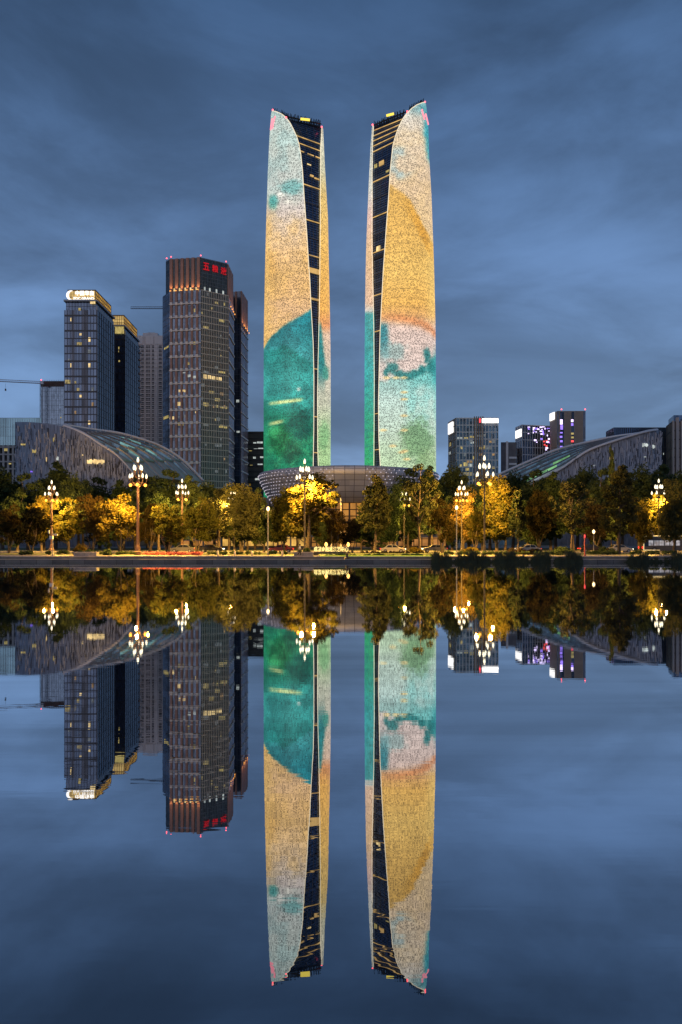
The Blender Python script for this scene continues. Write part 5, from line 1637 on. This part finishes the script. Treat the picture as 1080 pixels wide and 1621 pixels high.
def tree(px, top, wpx, d, kind, leafm, label, group, var=0, name=None):
    tm, cm, H, W = proto(kind, var, leafm)
    r_ = empty(name or {'round': 'rounded_tree', 'broad': 'broadleaf_tree', 'cone': 'conical_tree', 'sparse': 'sparse_tree', 'dark': 'dark_tree'}[kind], (X(px, d), d, HB), label, 'tree', group)
    h = (Z(top, d) - HB) * 1.05; w = wpx * d / F * 1.18
    r_.scale = (w / W, w / W, h / H)
    r_.rotation_euler.z = random.uniform(0, 6.28)
    for nm, me in (('trunk', tm), ('crown', cm)):
        o = bpy.data.objects.new(nm, me); COL.objects.link(o); o.parent = r_
    return r_


GF = 'lamp lit trees along the bank'
tree(14, 800, 46, 122, 'round', M_LEAFO, 'small orange brown rounded tree at the left edge', GF, 0)
tree(50, 806, 54, 119, 'round', M_LEAFR, 'dim brownish rounded tree left of the camera post', GF, 1)
tree(66, 788, 46, 149, 'broad', M_LEAFG, 'golden tree lit from the left by the leftmost lamp', GF, 0)
tree(108, 789, 52, 146, 'broad', M_LEAFG, 'golden tree close right of the leftmost lamp', GF, 1)
tree(146, 785, 52, 121, 'round', M_LEAFO, 'orange brown rounded tree between the leftmost lamp and the brick red pole', GF, 2)
tree(190, 783, 68, 112, 'round', M_LEAFG, 'bright golden multi stemmed tree under the brick red lamp pole', GF, 0)
tree(238, 800, 48, 131, 'round', M_LEAFO, 'dim orange tree just right of the brick red pole', GF, 1)
tree(266, 800, 58, 109, 'round', M_LEAFG, 'golden bushy tree over the pink flower bed', GF, 2)
tree(312, 790, 54, 122, 'round', M_LEAFG, 'golden tree right of the lamp before the arched roof', GF, 0)
tree(346, 775, 58, 133, 'broad', M_LEAFS, 'olive broad tree lit from the right by a hidden lamp', GF, 2)
tree(382, 768, 74, 123, 'broad', M_LEAFS, 'large olive tree carrying the hidden lamp glare below the granite tower', GF, 0)
tree(418, 800, 40, 128, 'broad', M_LEAF, 'dark green tree behind the thin grey lamp post', GF, 1)
tree(488, 752, 92, 114, 'broad', M_LEAFG, 'brightest yellow tree behind the central tall lamp', GF, 2)
tree(530, 810, 40, 118, 'round', M_LEAFO, 'small orange tree right of the brightest yellow tree', GF, 1)
tree(558, 822, 38, 122, 'round', M_LEAFR, 'small dark tree above the end of the lit lettering', GF, 2)
tree(594, 748, 58, 111, 'cone', M_LEAFS, 'tall olive conical tree in front of the pale tower foot', GF, 0)
tree(624, 770, 44, 127, 'broad', M_LEAF, 'dark green tree left of the lamp at the golden tower foot', GF, 0)
tree(664, 738, 60, 112, 'sparse', M_LEAFS, 'thin brown leaved tree before the golden tower foot', GF, 0)
tree(700, 792, 46, 121, 'round', M_LEAFO, 'orange tree between the thin brown tree and the half sunk lamp', GF, 1)
tree(734, 775, 50, 150, 'broad', M_LEAFO, 'orange tree behind the half sunk magnolia lamp', GF, 1)
tree(786, 756, 66, 117, 'broad', M_LEAFG, 'big yellow lit tree behind the tall dark poled lamp', GF, 0)
tree(753, 800, 40, 126, 'round', M_LEAFG, 'low yellow tree between the two lamps on the right', GF, 0)
tree(820, 772, 30, 109, 'cone', M_LEAFS, 'slim dark conical tree right of the big yellow tree', GF, 1)
tree(853, 778, 52, 127, 'round', M_LEAFO, 'orange rounded tree below the terraced roof', GF, 2)
tree(905, 752, 64, 109, 'sparse', M_LEAFS, 'open green tree with forked limbs before the right hall', GF, 1)
tree(980, 733, 66, 112, 'cone', M_LEAFS, 'tallest olive conical tree in front of the right hall', GF, 2)
tree(1014, 790, 44, 131, 'broad', M_LEAFG, 'golden leafed tree left of the bus', GF, 1)
tree(1046, 783, 42, 141, 'broad', M_LEAFG, 'golden tree right under the lamp above the bus', GF, 2)
tree(1068, 762, 54, 120, 'broad', M_LEAFS, 'dim olive tree in front of the bus at the right edge', GF, 1)
tree(944, 790, 46, 133, 'round', M_LEAFR, 'dark brownish tree behind the white cars', GF, 0)
tree(450, 775, 42, 124, 'broad', M_LEAFG, 'yellow tree left behind the brightest yellow tree', GF, 0)

tree(968, 703, 17, 152, 'cone', M_LEAF, 'very slim dark conifer poking up before the right hall wall', GF, 0)

GB = 'dark trees in the far row'
LB = 'dark leafy tree in the tall unlit row behind the lamp lit trees'
for i, (px, top, w, d) in enumerate(((4, 741, 62, 172), (44, 750, 56, 160), (88, 735, 66, 178), (124, 752, 52, 165), (158, 755, 60, 182), (196, 764, 52, 168), (234, 752, 56, 186), (266, 742, 66, 176), (304, 757, 56, 170), (340, 764, 56, 182), (372, 770, 54, 172), (404, 776, 44, 166), (604, 770, 48, 176), (650, 741, 54, 182), (680, 743, 52, 172), (708, 737, 52, 186), (742, 752, 56, 178), (776, 762, 58, 166), (812, 747, 54, 184), (846, 744, 58, 176), (880, 752, 56, 168), (914, 741, 62, 188), (950, 742, 58, 174), (986, 742, 56, 182), (1022, 737, 62, 176), (1058, 735, 60, 188), (1088, 742, 56, 170))):
    tree(px, top, w, d, 'dark', M_LEAF, LB, GB, i % 3)
GM = 'dark trees in the middle row'
LM = 'shorter dark tree in the shaded middle row between the lit and the tall trees'
for i, (px, top, w, d) in enumerate(((28, 778, 48, 150), (70, 785, 44, 154), (132, 782, 50, 153), (172, 788, 46, 152), (214, 780, 46, 155), (252, 782, 48, 151), (288, 790, 44, 157), (326, 792, 46, 151), (362, 800, 44, 155), (612, 800, 42, 152), (646, 790, 46, 156), (684, 788, 46, 151), (716, 785, 46, 158), (764, 790, 50, 152), (800, 785, 46, 155), (836, 792, 46, 151), (872, 785, 50, 157), (908, 788, 48, 150), (944, 782, 48, 156), (978, 792, 46, 151), (1012, 786, 46, 157), (1076, 784, 50, 152), (440, 812, 40, 168), (470, 806, 44, 172), (510, 806, 42, 165), (572, 812, 36, 162), (392, 806, 42, 160), (590, 800, 44, 168))):
    tree(px, top, w, d, 'dark', M_LEAF, LM, GM, (i + 1) % 3, 'shaded_tree')


# ------------------------------------------------------------------ shrubs, hedges, reeds, flowers
def shrub_mesh(w, dp, h, n, size, seed, leafm, dome=True):
    r_ = np.random.default_rng(seed); K = max(6, int(w * dp * 2))
    cs = []; rs = []
    for k in range(K):
        x = r_.uniform(-.5, .5); y = r_.uniform(-.5, .5)
        z = h * (.55 * math.sqrt(max(0, 1 - 3.2 * (x * x + y * y))) if dome else .55) * r_.uniform(.7, 1.15)
        cs.append((x * w * .85, y * dp * .85, max(.12, z))); rs.append(h * r_.uniform(.28, .42))
    v, f = leaf_faces(cs, rs, max(8, n // K), size, r_)
    v[:, 2] = np.maximum(v[:, 2], 0.01)
    me = bpy.data.meshes.new('shrub'); me.from_pydata(v.tolist(), [], f.tolist()); me.update(); me.materials.append(leafm)
    return me


def shrub(name, px, d, wpx, h, leafm, label, cat, group=None, dome=True, seed=0, n=1800, dp=None, z=HB):
    w = wpx * d / F
    me = shrub_mesh(w, dp or min(w, 2.6), h, n, .12, seed, leafm, dome)
    o = bpy.data.objects.new(name, me); COL.objects.link(o); o.location = (X(px, d), d, z)
    return tag(o, label, cat, group)


GS = 'clipped shrubs on the bank'
shrub('ball_shrub', 145, 101, 10, 1.1, M_LEAF, 'dark clipped ball shrub behind the left stone planter', 'shrub', GS, seed=1)
shrub('ball_shrub', 487, 101.5, 11, 1.3, M_LEAF, 'dark clipped ball shrub beside the walking person', 'shrub', GS, seed=2)
shrub('ball_shrub', 172, 104, 13, 1.1, M_LEAF, 'dark clipped ball shrub below the orange brown tree', 'shrub', GS, seed=3)
shrub('dome_shrub', 655, 112, 26, 1.5, M_LEAFG, 'golden dome shrub behind the parked lit car', 'shrub', GS, seed=4)
shrub('dome_shrub', 745, 114, 26, 1.6, M_LEAFG, 'golden dome shrub left of the dark lamp pole', 'shrub', GS, seed=5)
shrub('dome_shrub', 818, 112, 30, 1.6, M_LEAFO, 'orange dome shrub right of the dark lamp pole', 'shrub', GS, seed=6)
shrub('dome_shrub', 848, 111, 24, 1.3, M_LEAFO, 'orange dome shrub beneath the orange rounded tree', 'shrub', GS, seed=7)
shrub('dome_shrub', 892, 106, 34, 1.7, M_LEAF, 'dark dome shrub under the open green tree', 'shrub', GS, seed=8)
shrub('dome_shrub', 960, 122, 24, 1.5, M_LEAF, 'black dome shrub left of the white car by the bus', 'shrub', GS, seed=9)
shrub('small_tree_shrub', 128, 103, 20, 2.2, M_LEAFO, 'small orange shrub tree behind the stone planter', 'shrub', GS, seed=10)
for i, (a, c, d, h, lab) in enumerate(((28, 54, 103, .9, 'short dark hedge nearest the left edge'), (63, 112, 107, .8, 'dark hedge passing behind the camera post'), (152, 172, 106, .9, 'short dark hedge right of the stone planter'), (180, 218, 106, .7, 'low dark hedge ending at the brick red pole'), (322, 420, 104, .75, 'long dark hedge before the bright pavilion'), (424, 456, 105, .8, 'dark hedge between thin post and walking person'), (500, 560, 104.6, .75, 'brownish hedge below the lit lettering'), (560, 690, 105, .75, 'long brown hedge above the green light strip'), (690, 900, 104, .8, 'long dark hedge behind the reed bed'), (920, 1085, 104, .9, 'long black hedge in front of the bus'))):
    w = (c - a) * d / F
    me = shrub_mesh(w, 1.4, h, int(700 * w / 3) + 800, .11, 30 + i, M_LEAFR if 'brown' in lab else M_LEAF, False)
    o = bpy.data.objects.new('hedge', me); COL.objects.link(o); o.location = (X((a + c) / 2, d), d, HB)
    tag(o, lab, 'hedge', 'clipped hedges along the promenade')


def blades(name, px0, px1, d0, d1, h, n, seed, material, z=0.0, label=None, cat=None, kind=None):
    r_ = random.Random(seed); b = MB()
    for i in range(n):
        d = r_.uniform(d0, d1); px = r_.uniform(px0, px1); x = X(px, d)
        wv = .62 + .28 * math.sin(px * .11 + seed) + .22 * math.sin(px * .31 + 2 * seed) + .15 * math.sin(px * .83)
        if h > .5:
            wv *= min(1, (px - px0) / 7 + .25, (px1 - px) / 7 + .25)
            if r_.random() > .35 + wv: continue
        hh = h * max(.15, wv) * 1.2 * r_.uniform(.5, 1.15); w = r_.uniform(.02, .05)
        lx, ly = r_.gauss(0, .25) * hh, r_.gauss(0, .2) * hh
        b.add([(x - w, d, z), (x + w, d, z), (x + lx * .5 + w * .7, d + ly * .5, z + hh * .6), (x + lx, d + ly, z + hh), (x + lx * .5 - w * .7, d + ly * .5, z + hh * .6)], [(0, 1, 2, 3, 4)])
    return tag(b.build(name, material), label, cat, None, kind)


M_REED = mat('reed_green', (0.035, 0.05, 0.028), .8, noise=.4, scale=.6)
blades('reeds', 683, 872, 93.6, 96.8, 1.35, 7000, 1, M_REED, -.05, kind='stuff', label='dark reed bed growing from the water on the right', cat='reeds')
blades('reed_clump', 876, 923, 91.5, 94, 1.25, 2600, 2, M_REED, -.05, label='dark rounded reed clump standing out in the water', cat='plant')
blades('reed_patch', 988, 1060, 94, 96.8, 1.05, 2200, 3, M_REED, -.05, label='thin reed patch in the water below the bus', cat='plant')
blades('reed_patch', 1062, 1095, 93, 96.8, 1.3, 1400, 4, M_REED, -.05, label='dense reed patch at the right edge of the water', cat='plant')
blades('grass', 505, 683, 98.3, 103.5, .28, 9000, 5, mat('bright_grass', (0.07, 0.12, 0.02), .8, noise=.3, scale=.8), HB + .02, kind='stuff', label='lit grass strip above the quay', cat='grass')
# flowers
r_ = np.random.default_rng(77)
def flower_bed(label, px0, px1, d, seed, col):
    rr_ = random.Random(seed); b = MB()
    for i in range(900):
        x = X(rr_.uniform(px0, px1), d); y = d + rr_.uniform(-.8, .8); z = HB + rr_.uniform(.1, .5); s = rr_.uniform(.05, .11)
        a = rr_.uniform(0, 3.14); u = Vector((math.cos(a), math.sin(a), rr_.uniform(-.4, .4))) * s; v = Vector((-math.sin(a) * .5, math.cos(a) * .5, .8)) * s
        p = Vector((x, y, z)); b.add([p - u, p - v, p + u, p + v], [(0, 1, 2, 3)])
    rt = empty('flower_bed', (X((px0 + px1) / 2, d), d, HB), label, 'flower bed', 'pink flower beds')
    b.build('blossom', col, rt)
    me = shrub_mesh((px1 - px0) * d / F, 1.6, .38, 900, .09, seed, M_LEAF, False)
    o = bpy.data.objects.new('foliage', me); COL.objects.link(o); o.parent = rt
M_PINKF = mat('pink_petal', (0.62, 0.16, 0.14), .7, noise=.25, scale=2)
flower_bed('pink flower bed right of the brick red lamp pole', 228, 262, 104, 1, M_PINKF)
flower_bed('pink flower bed under the golden bushy tree', 266, 300, 103.5, 2, M_PINKF)
flower_bed('pink flower bed at the end by the long hedge', 303, 320, 104, 3, M_PINKF)

# stone planters, benches
def planter(label, px0, px1, d, h):
    w = (px1 - px0) * d / F; xc = X((px0 + px1) / 2, d)
    rt = empty('stone_planter', (xc, d, HB), label, 'planter', 'stone planters on the promenade')
    b = MB()
    for sx in (-1, 1): b.box((xc + sx * (w / 2 - .08), d, HB + h / 2), (.16, 1.1, h))
    for sy in (-1, 1): b.box((xc, d + sy * .47, HB + h / 2), (w - .33, .16, h))
    b.build('basin', mat('planter_stone', (0.26, 0.26, 0.27), .6, noise=.3, scale=2.5), rt)
    b = MB(); b.box((xc, d - .47, HB + h + .03), (w + .08, .24, .06)); b.box((xc, d + .47, HB + h + .03), (w + .08, .24, .06)); b.build('rim', M_EDGE, rt)
    me = shrub_mesh(w * .9, .8, .5, 600, .09, int(px0), M_LEAF, False)
    o = bpy.data.objects.new('planting', me); COL.objects.link(o); o.parent = rt; o.location = (0, 0, h - .1)
planter('long stone planter at the left end of the promenade', 119, 155, 99.2, .55)
planter('stone planter behind the walking person', 466, 496, 100.5, .5)

# lit lettering on a low wall
rt = empty('lettering_wall', (X(524, 103), 103, HB), 'low dark wall carrying ten glowing yellow characters', 'sign')
A, B = (X(495.5, 103), 103.0), (X(553, 103), 103.0); L_ = wl_(A, B)
b = MB(); b.fbox(A, B, 0, L_, HB, Z(874, 103), .0, .5); b.build('wall', mat('dark_stone_wall', (0.09, 0.07, 0.055), .6, noise=.2, scale=2), rt)
text_on('lettering', '成都金融城演艺中心', A, B, L_ / 2, Z(869.3, 103), L_ * .95, .76, .08, emi('yellow_letter_glow', (255, 226, 140), 1.7), rt)
b = MB(); b.fbox(A, B, .3, L_ - .3, Z(874, 103), Z(873.5, 103), .02, .3); b.build('letter_rail', M_DARKMETAL, rt)
# green light strip along the grass
b = MB(); b.box((X(595, 98), 98.0, HB + .045), (X(683, 98) - X(507, 98), .08, .09))
tag(b.build('light_strip', emi('lime_strip_glow', (215, 225, 40), 1.6, sample=True)), 'thin lime green light strip along the grass edge', 'light strip')


# ------------------------------------------------------------------ posts
def post(name, label, px, top, d, rad, head, cat='post', group=None, material=M_GREYMETAL):
    rt = empty(name, (X(px, d), d, HB), label, cat, group)
    zt = Z(top, d); x = X(px, d)
    b = MB(); b.lathe([(rad * 2.2, 0), (rad * 2.2, .3), (rad, .45), (rad * .75, zt - HB)], (x, d, HB), 8); b.build('pole', material, rt)
    if head:
        b = MB(); b.lathe([(.05, -.3), (.2, -.12), (.24, .08), (.14, .3), (.02, .38)], (x, d, zt), 10); b.build('lamp_head', head, rt, True)
    return rt


M_SMALL = emi('small_lamp_glow', (255, 215, 150), 4.0)
post('path_light', 'thin grey path light at the clearing left of the yellow tree', 424.5, 806, 105, .09, M_SMALL, 'street lamp', 'thin path lights')
post('path_light', 'thin path light left of the half sunk magnolia lamp', 723, 804, 106, .09, M_SMALL, 'street lamp', 'thin path lights')
post('path_light', 'thin path light by the forked green tree', 940, 842, 118, .07, M_SMALL, 'street lamp', 'thin path lights')
post('flagpole', 'bare white flagpole before the round hall centre', 539.5, 788, 130, .1, None, 'flagpole', 'bare flagpoles before the round hall', M_WHITE)
post('flagpole', 'bare white flagpole left of its taller neighbour before the round hall', 524.5, 815, 131, .1, None, 'flagpole', 'bare flagpoles before the round hall', M_WHITE)
post('lantern', 'little orange lantern over the left half of the lettering', 516.5, 862.5, 104.5, .06, emi('lantern_glow', (255, 190, 100), 3.0), 'lantern', 'lanterns above the lettering')
post('lantern', 'little orange lantern over the right end of the lettering', 551.5, 862.5, 104.5, .06, MATS['lantern_glow'], 'lantern', 'lanterns above the lettering')
rt = post('camera_post', 'pale post with a camera and box in front of the leftmost lamp', 83.5, 838, 100, .07, None, 'post')
x = X(83.5, 100)
b = MB(); b.box((x - .1, 99.8, Z(851, 100)), (.5, .3, .5)); b.build('control_box', M_WHITE, rt)
b = MB(); b.tube([(x, 100, Z(846, 100)), (x + .55, 99.8, Z(845.5, 100))], .05, 5); b.box((x + .6, 99.7, Z(846.5, 100)), (.4, .25, .2)); b.box((x - .45, 99.8, Z(842, 100)), (.15, .2, .5)); b.build('camera', M_WHITE, rt)
rt = empty('marker_post', (X(926, 98.5), 98.5, HB), 'slim red glowing marker post beside the dark reed clump', 'post')
b = MB(); b.lathe([(.16, 0), (.16, .15), (.1, .2), (.1, 2.6)], (X(926, 98.5), 98.5, HB), 8); b.build('pole', mat('red_post_paint', (0.35, 0.06, 0.07), .5), rt)
b = MB(); b.lathe([(.12, 2.6), (.12, 3.0), (.02, 3.1)], (X(926, 98.5), 98.5, HB), 8); b.build('lamp_head', emi('red_marker_glow', (255, 70, 80), 1.0), rt)
# tree stakes/slender posts are trunks; a pale stone bollard row along the quay
bol = None
for i, (px, d) in enumerate(((345, 101), (372, 101), (399, 101), (447, 101))):
    rt = empty('bollard', (X(px, d), d, HB), 'short stone bollard on the promenade before the bright pavilion', 'bollard', 'stone bollards')
    b = MB(); b.lathe([(.14, 0), (.14, .5), (.1, .55), (.15, .6), (.1, .72), (.01, .76)], (X(px, d), d, HB), 10); b.build('shaft', M_EDGE, rt, True)


# ------------------------------------------------------------------ vehicles
M_TYRE = mat('tyre_rubber', (0.02, 0.02, 0.02), .8); M_RIM = mat('alloy_rim', (0.4, 0.4, 0.42), .3, .8)
M_CARGLASS = mat('car_glass', (0.02, 0.025, 0.03), .05, .2)
M_HEADL = emi('headlight_glow', (255, 244, 215), 5.0); M_TAILL = emi('tail_light_glow', (255, 50, 40), 3.0)
CAR_PROF = [(-2.25, .35), (-2.28, .62), (-2.18, .85), (-1.55, .95), (-1.0, 1.42), (-.3, 1.5), (.55, 1.42), (1.15, .98), (2.0, .85), (2.25, .62), (2.22, .35)]


def car(label, px, d, paint, toward=1):
    rt = empty('parked_car', (X(px, d), d, HB), label, 'car', 'cars on the bank road')
    b = MB(); n = len(CAR_PROF)
    ring = lambda y, k, zk: [(x * k, y, .35 + (z - .35) * zk) for x, z in CAR_PROF]
    rings = [ring(-.9, .96, .93), ring(-.84, 1, 1), ring(.84, 1, 1), ring(.9, .96, .93)]
    vs = [p for r__ in rings for p in r__]; fs = [tuple(range(n)), tuple(range(3 * n, 4 * n))[::-1]]
    for k in range(3):
        for i in range(n):
            j = (i + 1) % n; fs.append((k * n + i, (k + 1) * n + i, (k + 1) * n + j, k * n + j))
    off = Vector(rt.location)
    fl_ = lambda p: (p[0] * toward + off.x, p[1] + off.y, p[2] + off.z)
    b.add([fl_(p) for p in vs], fs); b.build('body', paint, rt)
    b = MB()
    for y in (-.905, .905):
        for q in ([(-1.25, .98), (-.92, 1.34), (-.25, 1.41), (-.2, .98)], [(-.1, .98), (-.15, 1.41), (.5, 1.34), (.95, .98)]):
            b.add([fl_((x, y, z)) for x, z in q] , [(0, 1, 2, 3)])
    for q in ([(-1.53, .97), (-1.03, 1.41)], [(1.13, 1.0), (.58, 1.41)]):
        sgn = -1 if q[0][0] < 0 else 1
        b.add([fl_((q[0][0] + .03 * sgn, -.75, q[0][1] + .02)), fl_((q[0][0] + .03 * sgn, .75, q[0][1] + .02)), fl_((q[1][0] + .03 * sgn, .66, q[1][1])), fl_((q[1][0] + .03 * sgn, -.66, q[1][1]))], [(0, 1, 2, 3)])
    b.build('window', M_CARGLASS, rt)
    for x in (-1.4, 1.4):
        for y in (-.82, .82):
            b = MB(); c = fl_((x, y, .33)); b.tube([(c[0], c[1] - .12, c[2]), (c[0], c[1] + .12, c[2])], .33, 14); w = b.build('wheel', M_TYRE, rt)
            b = MB(); b.tube([(c[0], c[1] - .13, c[2]), (c[0], c[1] + .13, c[2])], .19, 12); b.build('rim', M_RIM, w)
    for y in (-.62, .62):
        b = MB(); b.box(fl_((2.24, y, .68)), (.12, .34, .14)); b.build('headlight', M_HEADL, rt)
        b = MB(); b.box(fl_((-2.25, y, .74)), (.1, .34, .14)); b.build('tail_light', M_TAILL, rt)
    return rt


M_CW = mat('white_car_paint', (0.42, 0.41, 0.40), .25, .1); M_CS = mat('silver_car_paint', (0.16, 0.16, 0.17), .3, .5); M_CD = mat('dark_car_paint', (0.03, 0.03, 0.035), .25, .3); M_CR = mat('red_car_paint', (0.35, 0.05, 0.05), .3, .2)
car('pale car under golden leaves right of the thin brown tree', 622, 126, M_CW, 1)
car('silver car behind the golden dome shrub', 688, 129, M_CS, -1)
car('white car left of the dark dome shrub', 836, 127, M_CW, -1)
car('white car with headlights just left of the bus', 980, 126, M_CW, 1)
car('dark car partly behind the black dome shrub', 936, 130, M_CD, 1)
car('red car in front of the bright pavilion', 445, 127, M_CR, -1)
car('dark car under the olive tree by the hidden lamp', 335, 129, M_CD, 1)
car('silver car behind the pink flower beds', 290, 128, M_CS, -1)

rt = empty('bus', (X(1064, 131), 131, HB), 'long bus with white lit windows and a bright roof edge line', 'bus')
bx0, bx1, by0, by1 = X(1018.5, 130), X(1018.5, 130) + 11.5, 129.8, 132.3
b = MB()
def busprof(y0, y1, xa, xb, za, zb, r=.45):
    pts = [(xa, za), (xa, zb - r)] + [(xa + r - r * math.cos(R(90) * k / 5), zb - r + r * math.sin(R(90) * k / 5)) for k in range(1, 6)] + [(xb - r + r * math.sin(R(90) * k / 5), zb - r + r * math.cos(R(90) * k / 5)) for k in range(0, 6)] + [(xb, za)]
    n = len(pts); vs = [(x, y0, z) for x, z in pts] + [(x, y1, z) for x, z in pts]
    fs = [tuple(range(n))[::-1], tuple(range(n, 2 * n))] + [(i, (i + 1) % n, n + (i + 1) % n, n + i) for i in range(n)]
    return vs, fs, pts
vs, fs, pts = busprof(by0, by1, bx0, bx1, HB + .35, HB + 3.05)
b.add(vs, fs); b.build('body', mat('bus_paint', (0.09, 0.09, 0.1), .35, .2), rt)
M_BUSW = emi('bus_window_glow', (235, 232, 240), .32, noise=.6, scale=(1.5, 1, 1.5))
for k in range(6):
    xa = bx0 + 1.35 + k * 1.0
    b = MB(); b.box((xa, by0 - .01, HB + 1.75), (.82, .04, .95)); b.build('window', M_BUSW, rt)
for k in range(2):
    b = MB(); b.box((bx0 + 7.8 + k * 1.9, by0 - .01, HB + 1.35), (1.1, .05, 1.9)); b.build('door', emi('bus_door_glow', (230, 205, 190), .4, noise=.5, scale=(2, 1, 2)), rt)
b = MB(); b.box((bx0 + .5, by0 - .01, HB + 1.7), (.7, .04, 1.2)); b.build('driver_window', M_CARGLASS, rt)
b = MB(); b.tube([(x, by0 - .04, z) for x, z in pts[:-2]], .075, 5); b.build('roof_line_light', emi('bus_line_glow', (255, 232, 170), .8), rt)
b = MB(); b.tube([(bx0 + .1, by0 - .03, HB + .42), (bx0 + 3, by0 - .03, HB + .42)], .06, 4); b.build('sill_light', M_WARMWIN, rt)
for k, x in enumerate((bx0 + 2.0, bx0 + 8.9)):
    for y in (by0 + .15, by1 - .15):
        b = MB(); b.tube([(x, y - .15, HB + .48), (x, y + .15, HB + .48)], .48, 16); w = b.build('wheel', M_TYRE, rt)
        b = MB(); b.tube([(x, y - .17, HB + .48), (x, y + .17, HB + .48)], .26, 12); b.build('rim', M_RIM, w)
for y in (by0 + .4, by1 - .4):
    b = MB(); b.box((bx0 - .03, y, HB + .9), (.08, .4, .3)); b.build('tail_light', M_TAILL, rt)


# ------------------------------------------------------------------ the person on the promenade
def skin_figure(name, joints, edges, radii, material, parent, sub=2):
    me = bpy.data.meshes.new(name); me.from_pydata(joints, edges, []); me.update(); me.materials.append(material)
    o = bpy.data.objects.new(name, me); COL.objects.link(o); o.parent = parent
    o.modifiers.new('skin', 'SKIN')
    sv = me.skin_vertices[0].data if me.skin_vertices else None
    if sv is None:
        bpy.context.view_layer.objects.active = o
        me.attributes
    for i, r__ in enumerate(radii):
        me.skin_vertices[0].data[i].radius = (r__, r__) if not isinstance(r__, tuple) else r__
    me.skin_vertices[0].data[0].use_root = True
    s = o.modifiers.new('sub', 'SUBSURF'); s.levels = sub; s.render_levels = sub
    return o


pd = 99.6
rt = empty('person', (X(474.5, pd), pd, HB), 'person in white top and dark trousers walking along the promenade', 'person')
J = [(0, 0, .92), (.02, 0, 1.10), (.03, 0, 1.30), (.03, 0, 1.42), (.05, 0, 1.50), (.07, 0, 1.60), (.06, 0, 1.70),       # pelvis .. head top 0-6
     (.03, -.17, 1.38), (-.05, -.22, 1.13), (.06, -.24, .92), (.09, -.24, .84),                                     # near arm 7-10
     (.03, .17, 1.38), (.10, .22, 1.13), (.26, .22, 1.00), (.33, .21, .98),                                          # far arm 11-14
     (.02, -.09, .86), (.16, -.09, .48), (.14, -.09, .09), (.26, -.09, .04),                                         # near leg 15-18
     (-.02, .09, .86), (-.08, .09, .48), (-.32, .09, .16), (-.22, .09, .05)]                                         # far leg 19-22
E = [(0, 1), (1, 2), (2, 3), (3, 4), (4, 5), (5, 6), (3, 7), (7, 8), (8, 9), (9, 10), (3, 11), (11, 12), (12, 13), (13, 14), (0, 15), (15, 16), (16, 17), (17, 18), (0, 19), (19, 20), (20, 21), (21, 22)]
RR = [.13, .125, .14, .09, .055, .09, .07, .065, .045, .035, .035, .065, .045, .035, .035, .09, .06, .04, .035, .09, .06, .04, .035]
try:
    skin_figure('body', J, E, RR, mat('skin', (0.42, 0.26, 0.19), .6), rt)
    tj = [J[0], J[1], J[2], J[3], J[7], J[8], J[11], J[12]]
    tj = [(x, y, z) for x, y, z in tj]; tj[0] = (0, 0, .90)
    skin_figure('white_top', tj, [(0, 1), (1, 2), (2, 3), (3, 4), (4, 5), (3, 6), (6, 7)], [.16, .15, .165, .10, .085, .065, .085, .065], mat('white_cloth', (0.75, 0.76, 0.78), .8), rt)
    lj = [(0, 0, .94), J[15], J[16], J[17], J[19], J[20], J[21]]
    skin_figure('trousers', lj, [(0, 1), (1, 2), (2, 3), (0, 4), (4, 5), (5, 6)], [.15, .105, .078, .06, .105, .078, .06], mat('dark_cloth', (0.025, 0.025, 0.03), .85), rt)
    b = MB(); b.ball((rt.location.x + .055, rt.location.y, HB + 1.645), .115, 12, 1.0); b.build('hair', mat('black_hair', (0.015, 0.012, 0.01), .6), rt, True)
except Exception as ex:
    print('figure failed', ex)
# dark bag on wheels beside the person and the dark fountain jet housing on the quay
rt = empty('fountain_nozzle', (X(549.5, 96.3), 96.3, .37), 'squat dark fountain nozzle on the quay step below the lettering', 'fountain')
b = MB(); b.lathe([(.38, 0), (.38, .2), (.2, .3), (.16, .6), (.22, .7), (.1, .95), (.01, 1.0)], (X(549.5, 96.3), 96.3, .37), 12); b.build('housing', M_DARKMETAL, rt)
b = MB()
for k in range(5):
    an = 2 * math.pi * k / 5; b.tube([(X(549.5, 96.3), 96.3, .75), (X(549.5, 96.3) + .45 * math.cos(an), 96.3 + .3 * math.sin(an), .42)], .05, 5)
b.build('pipe', M_DARKMETAL, rt)
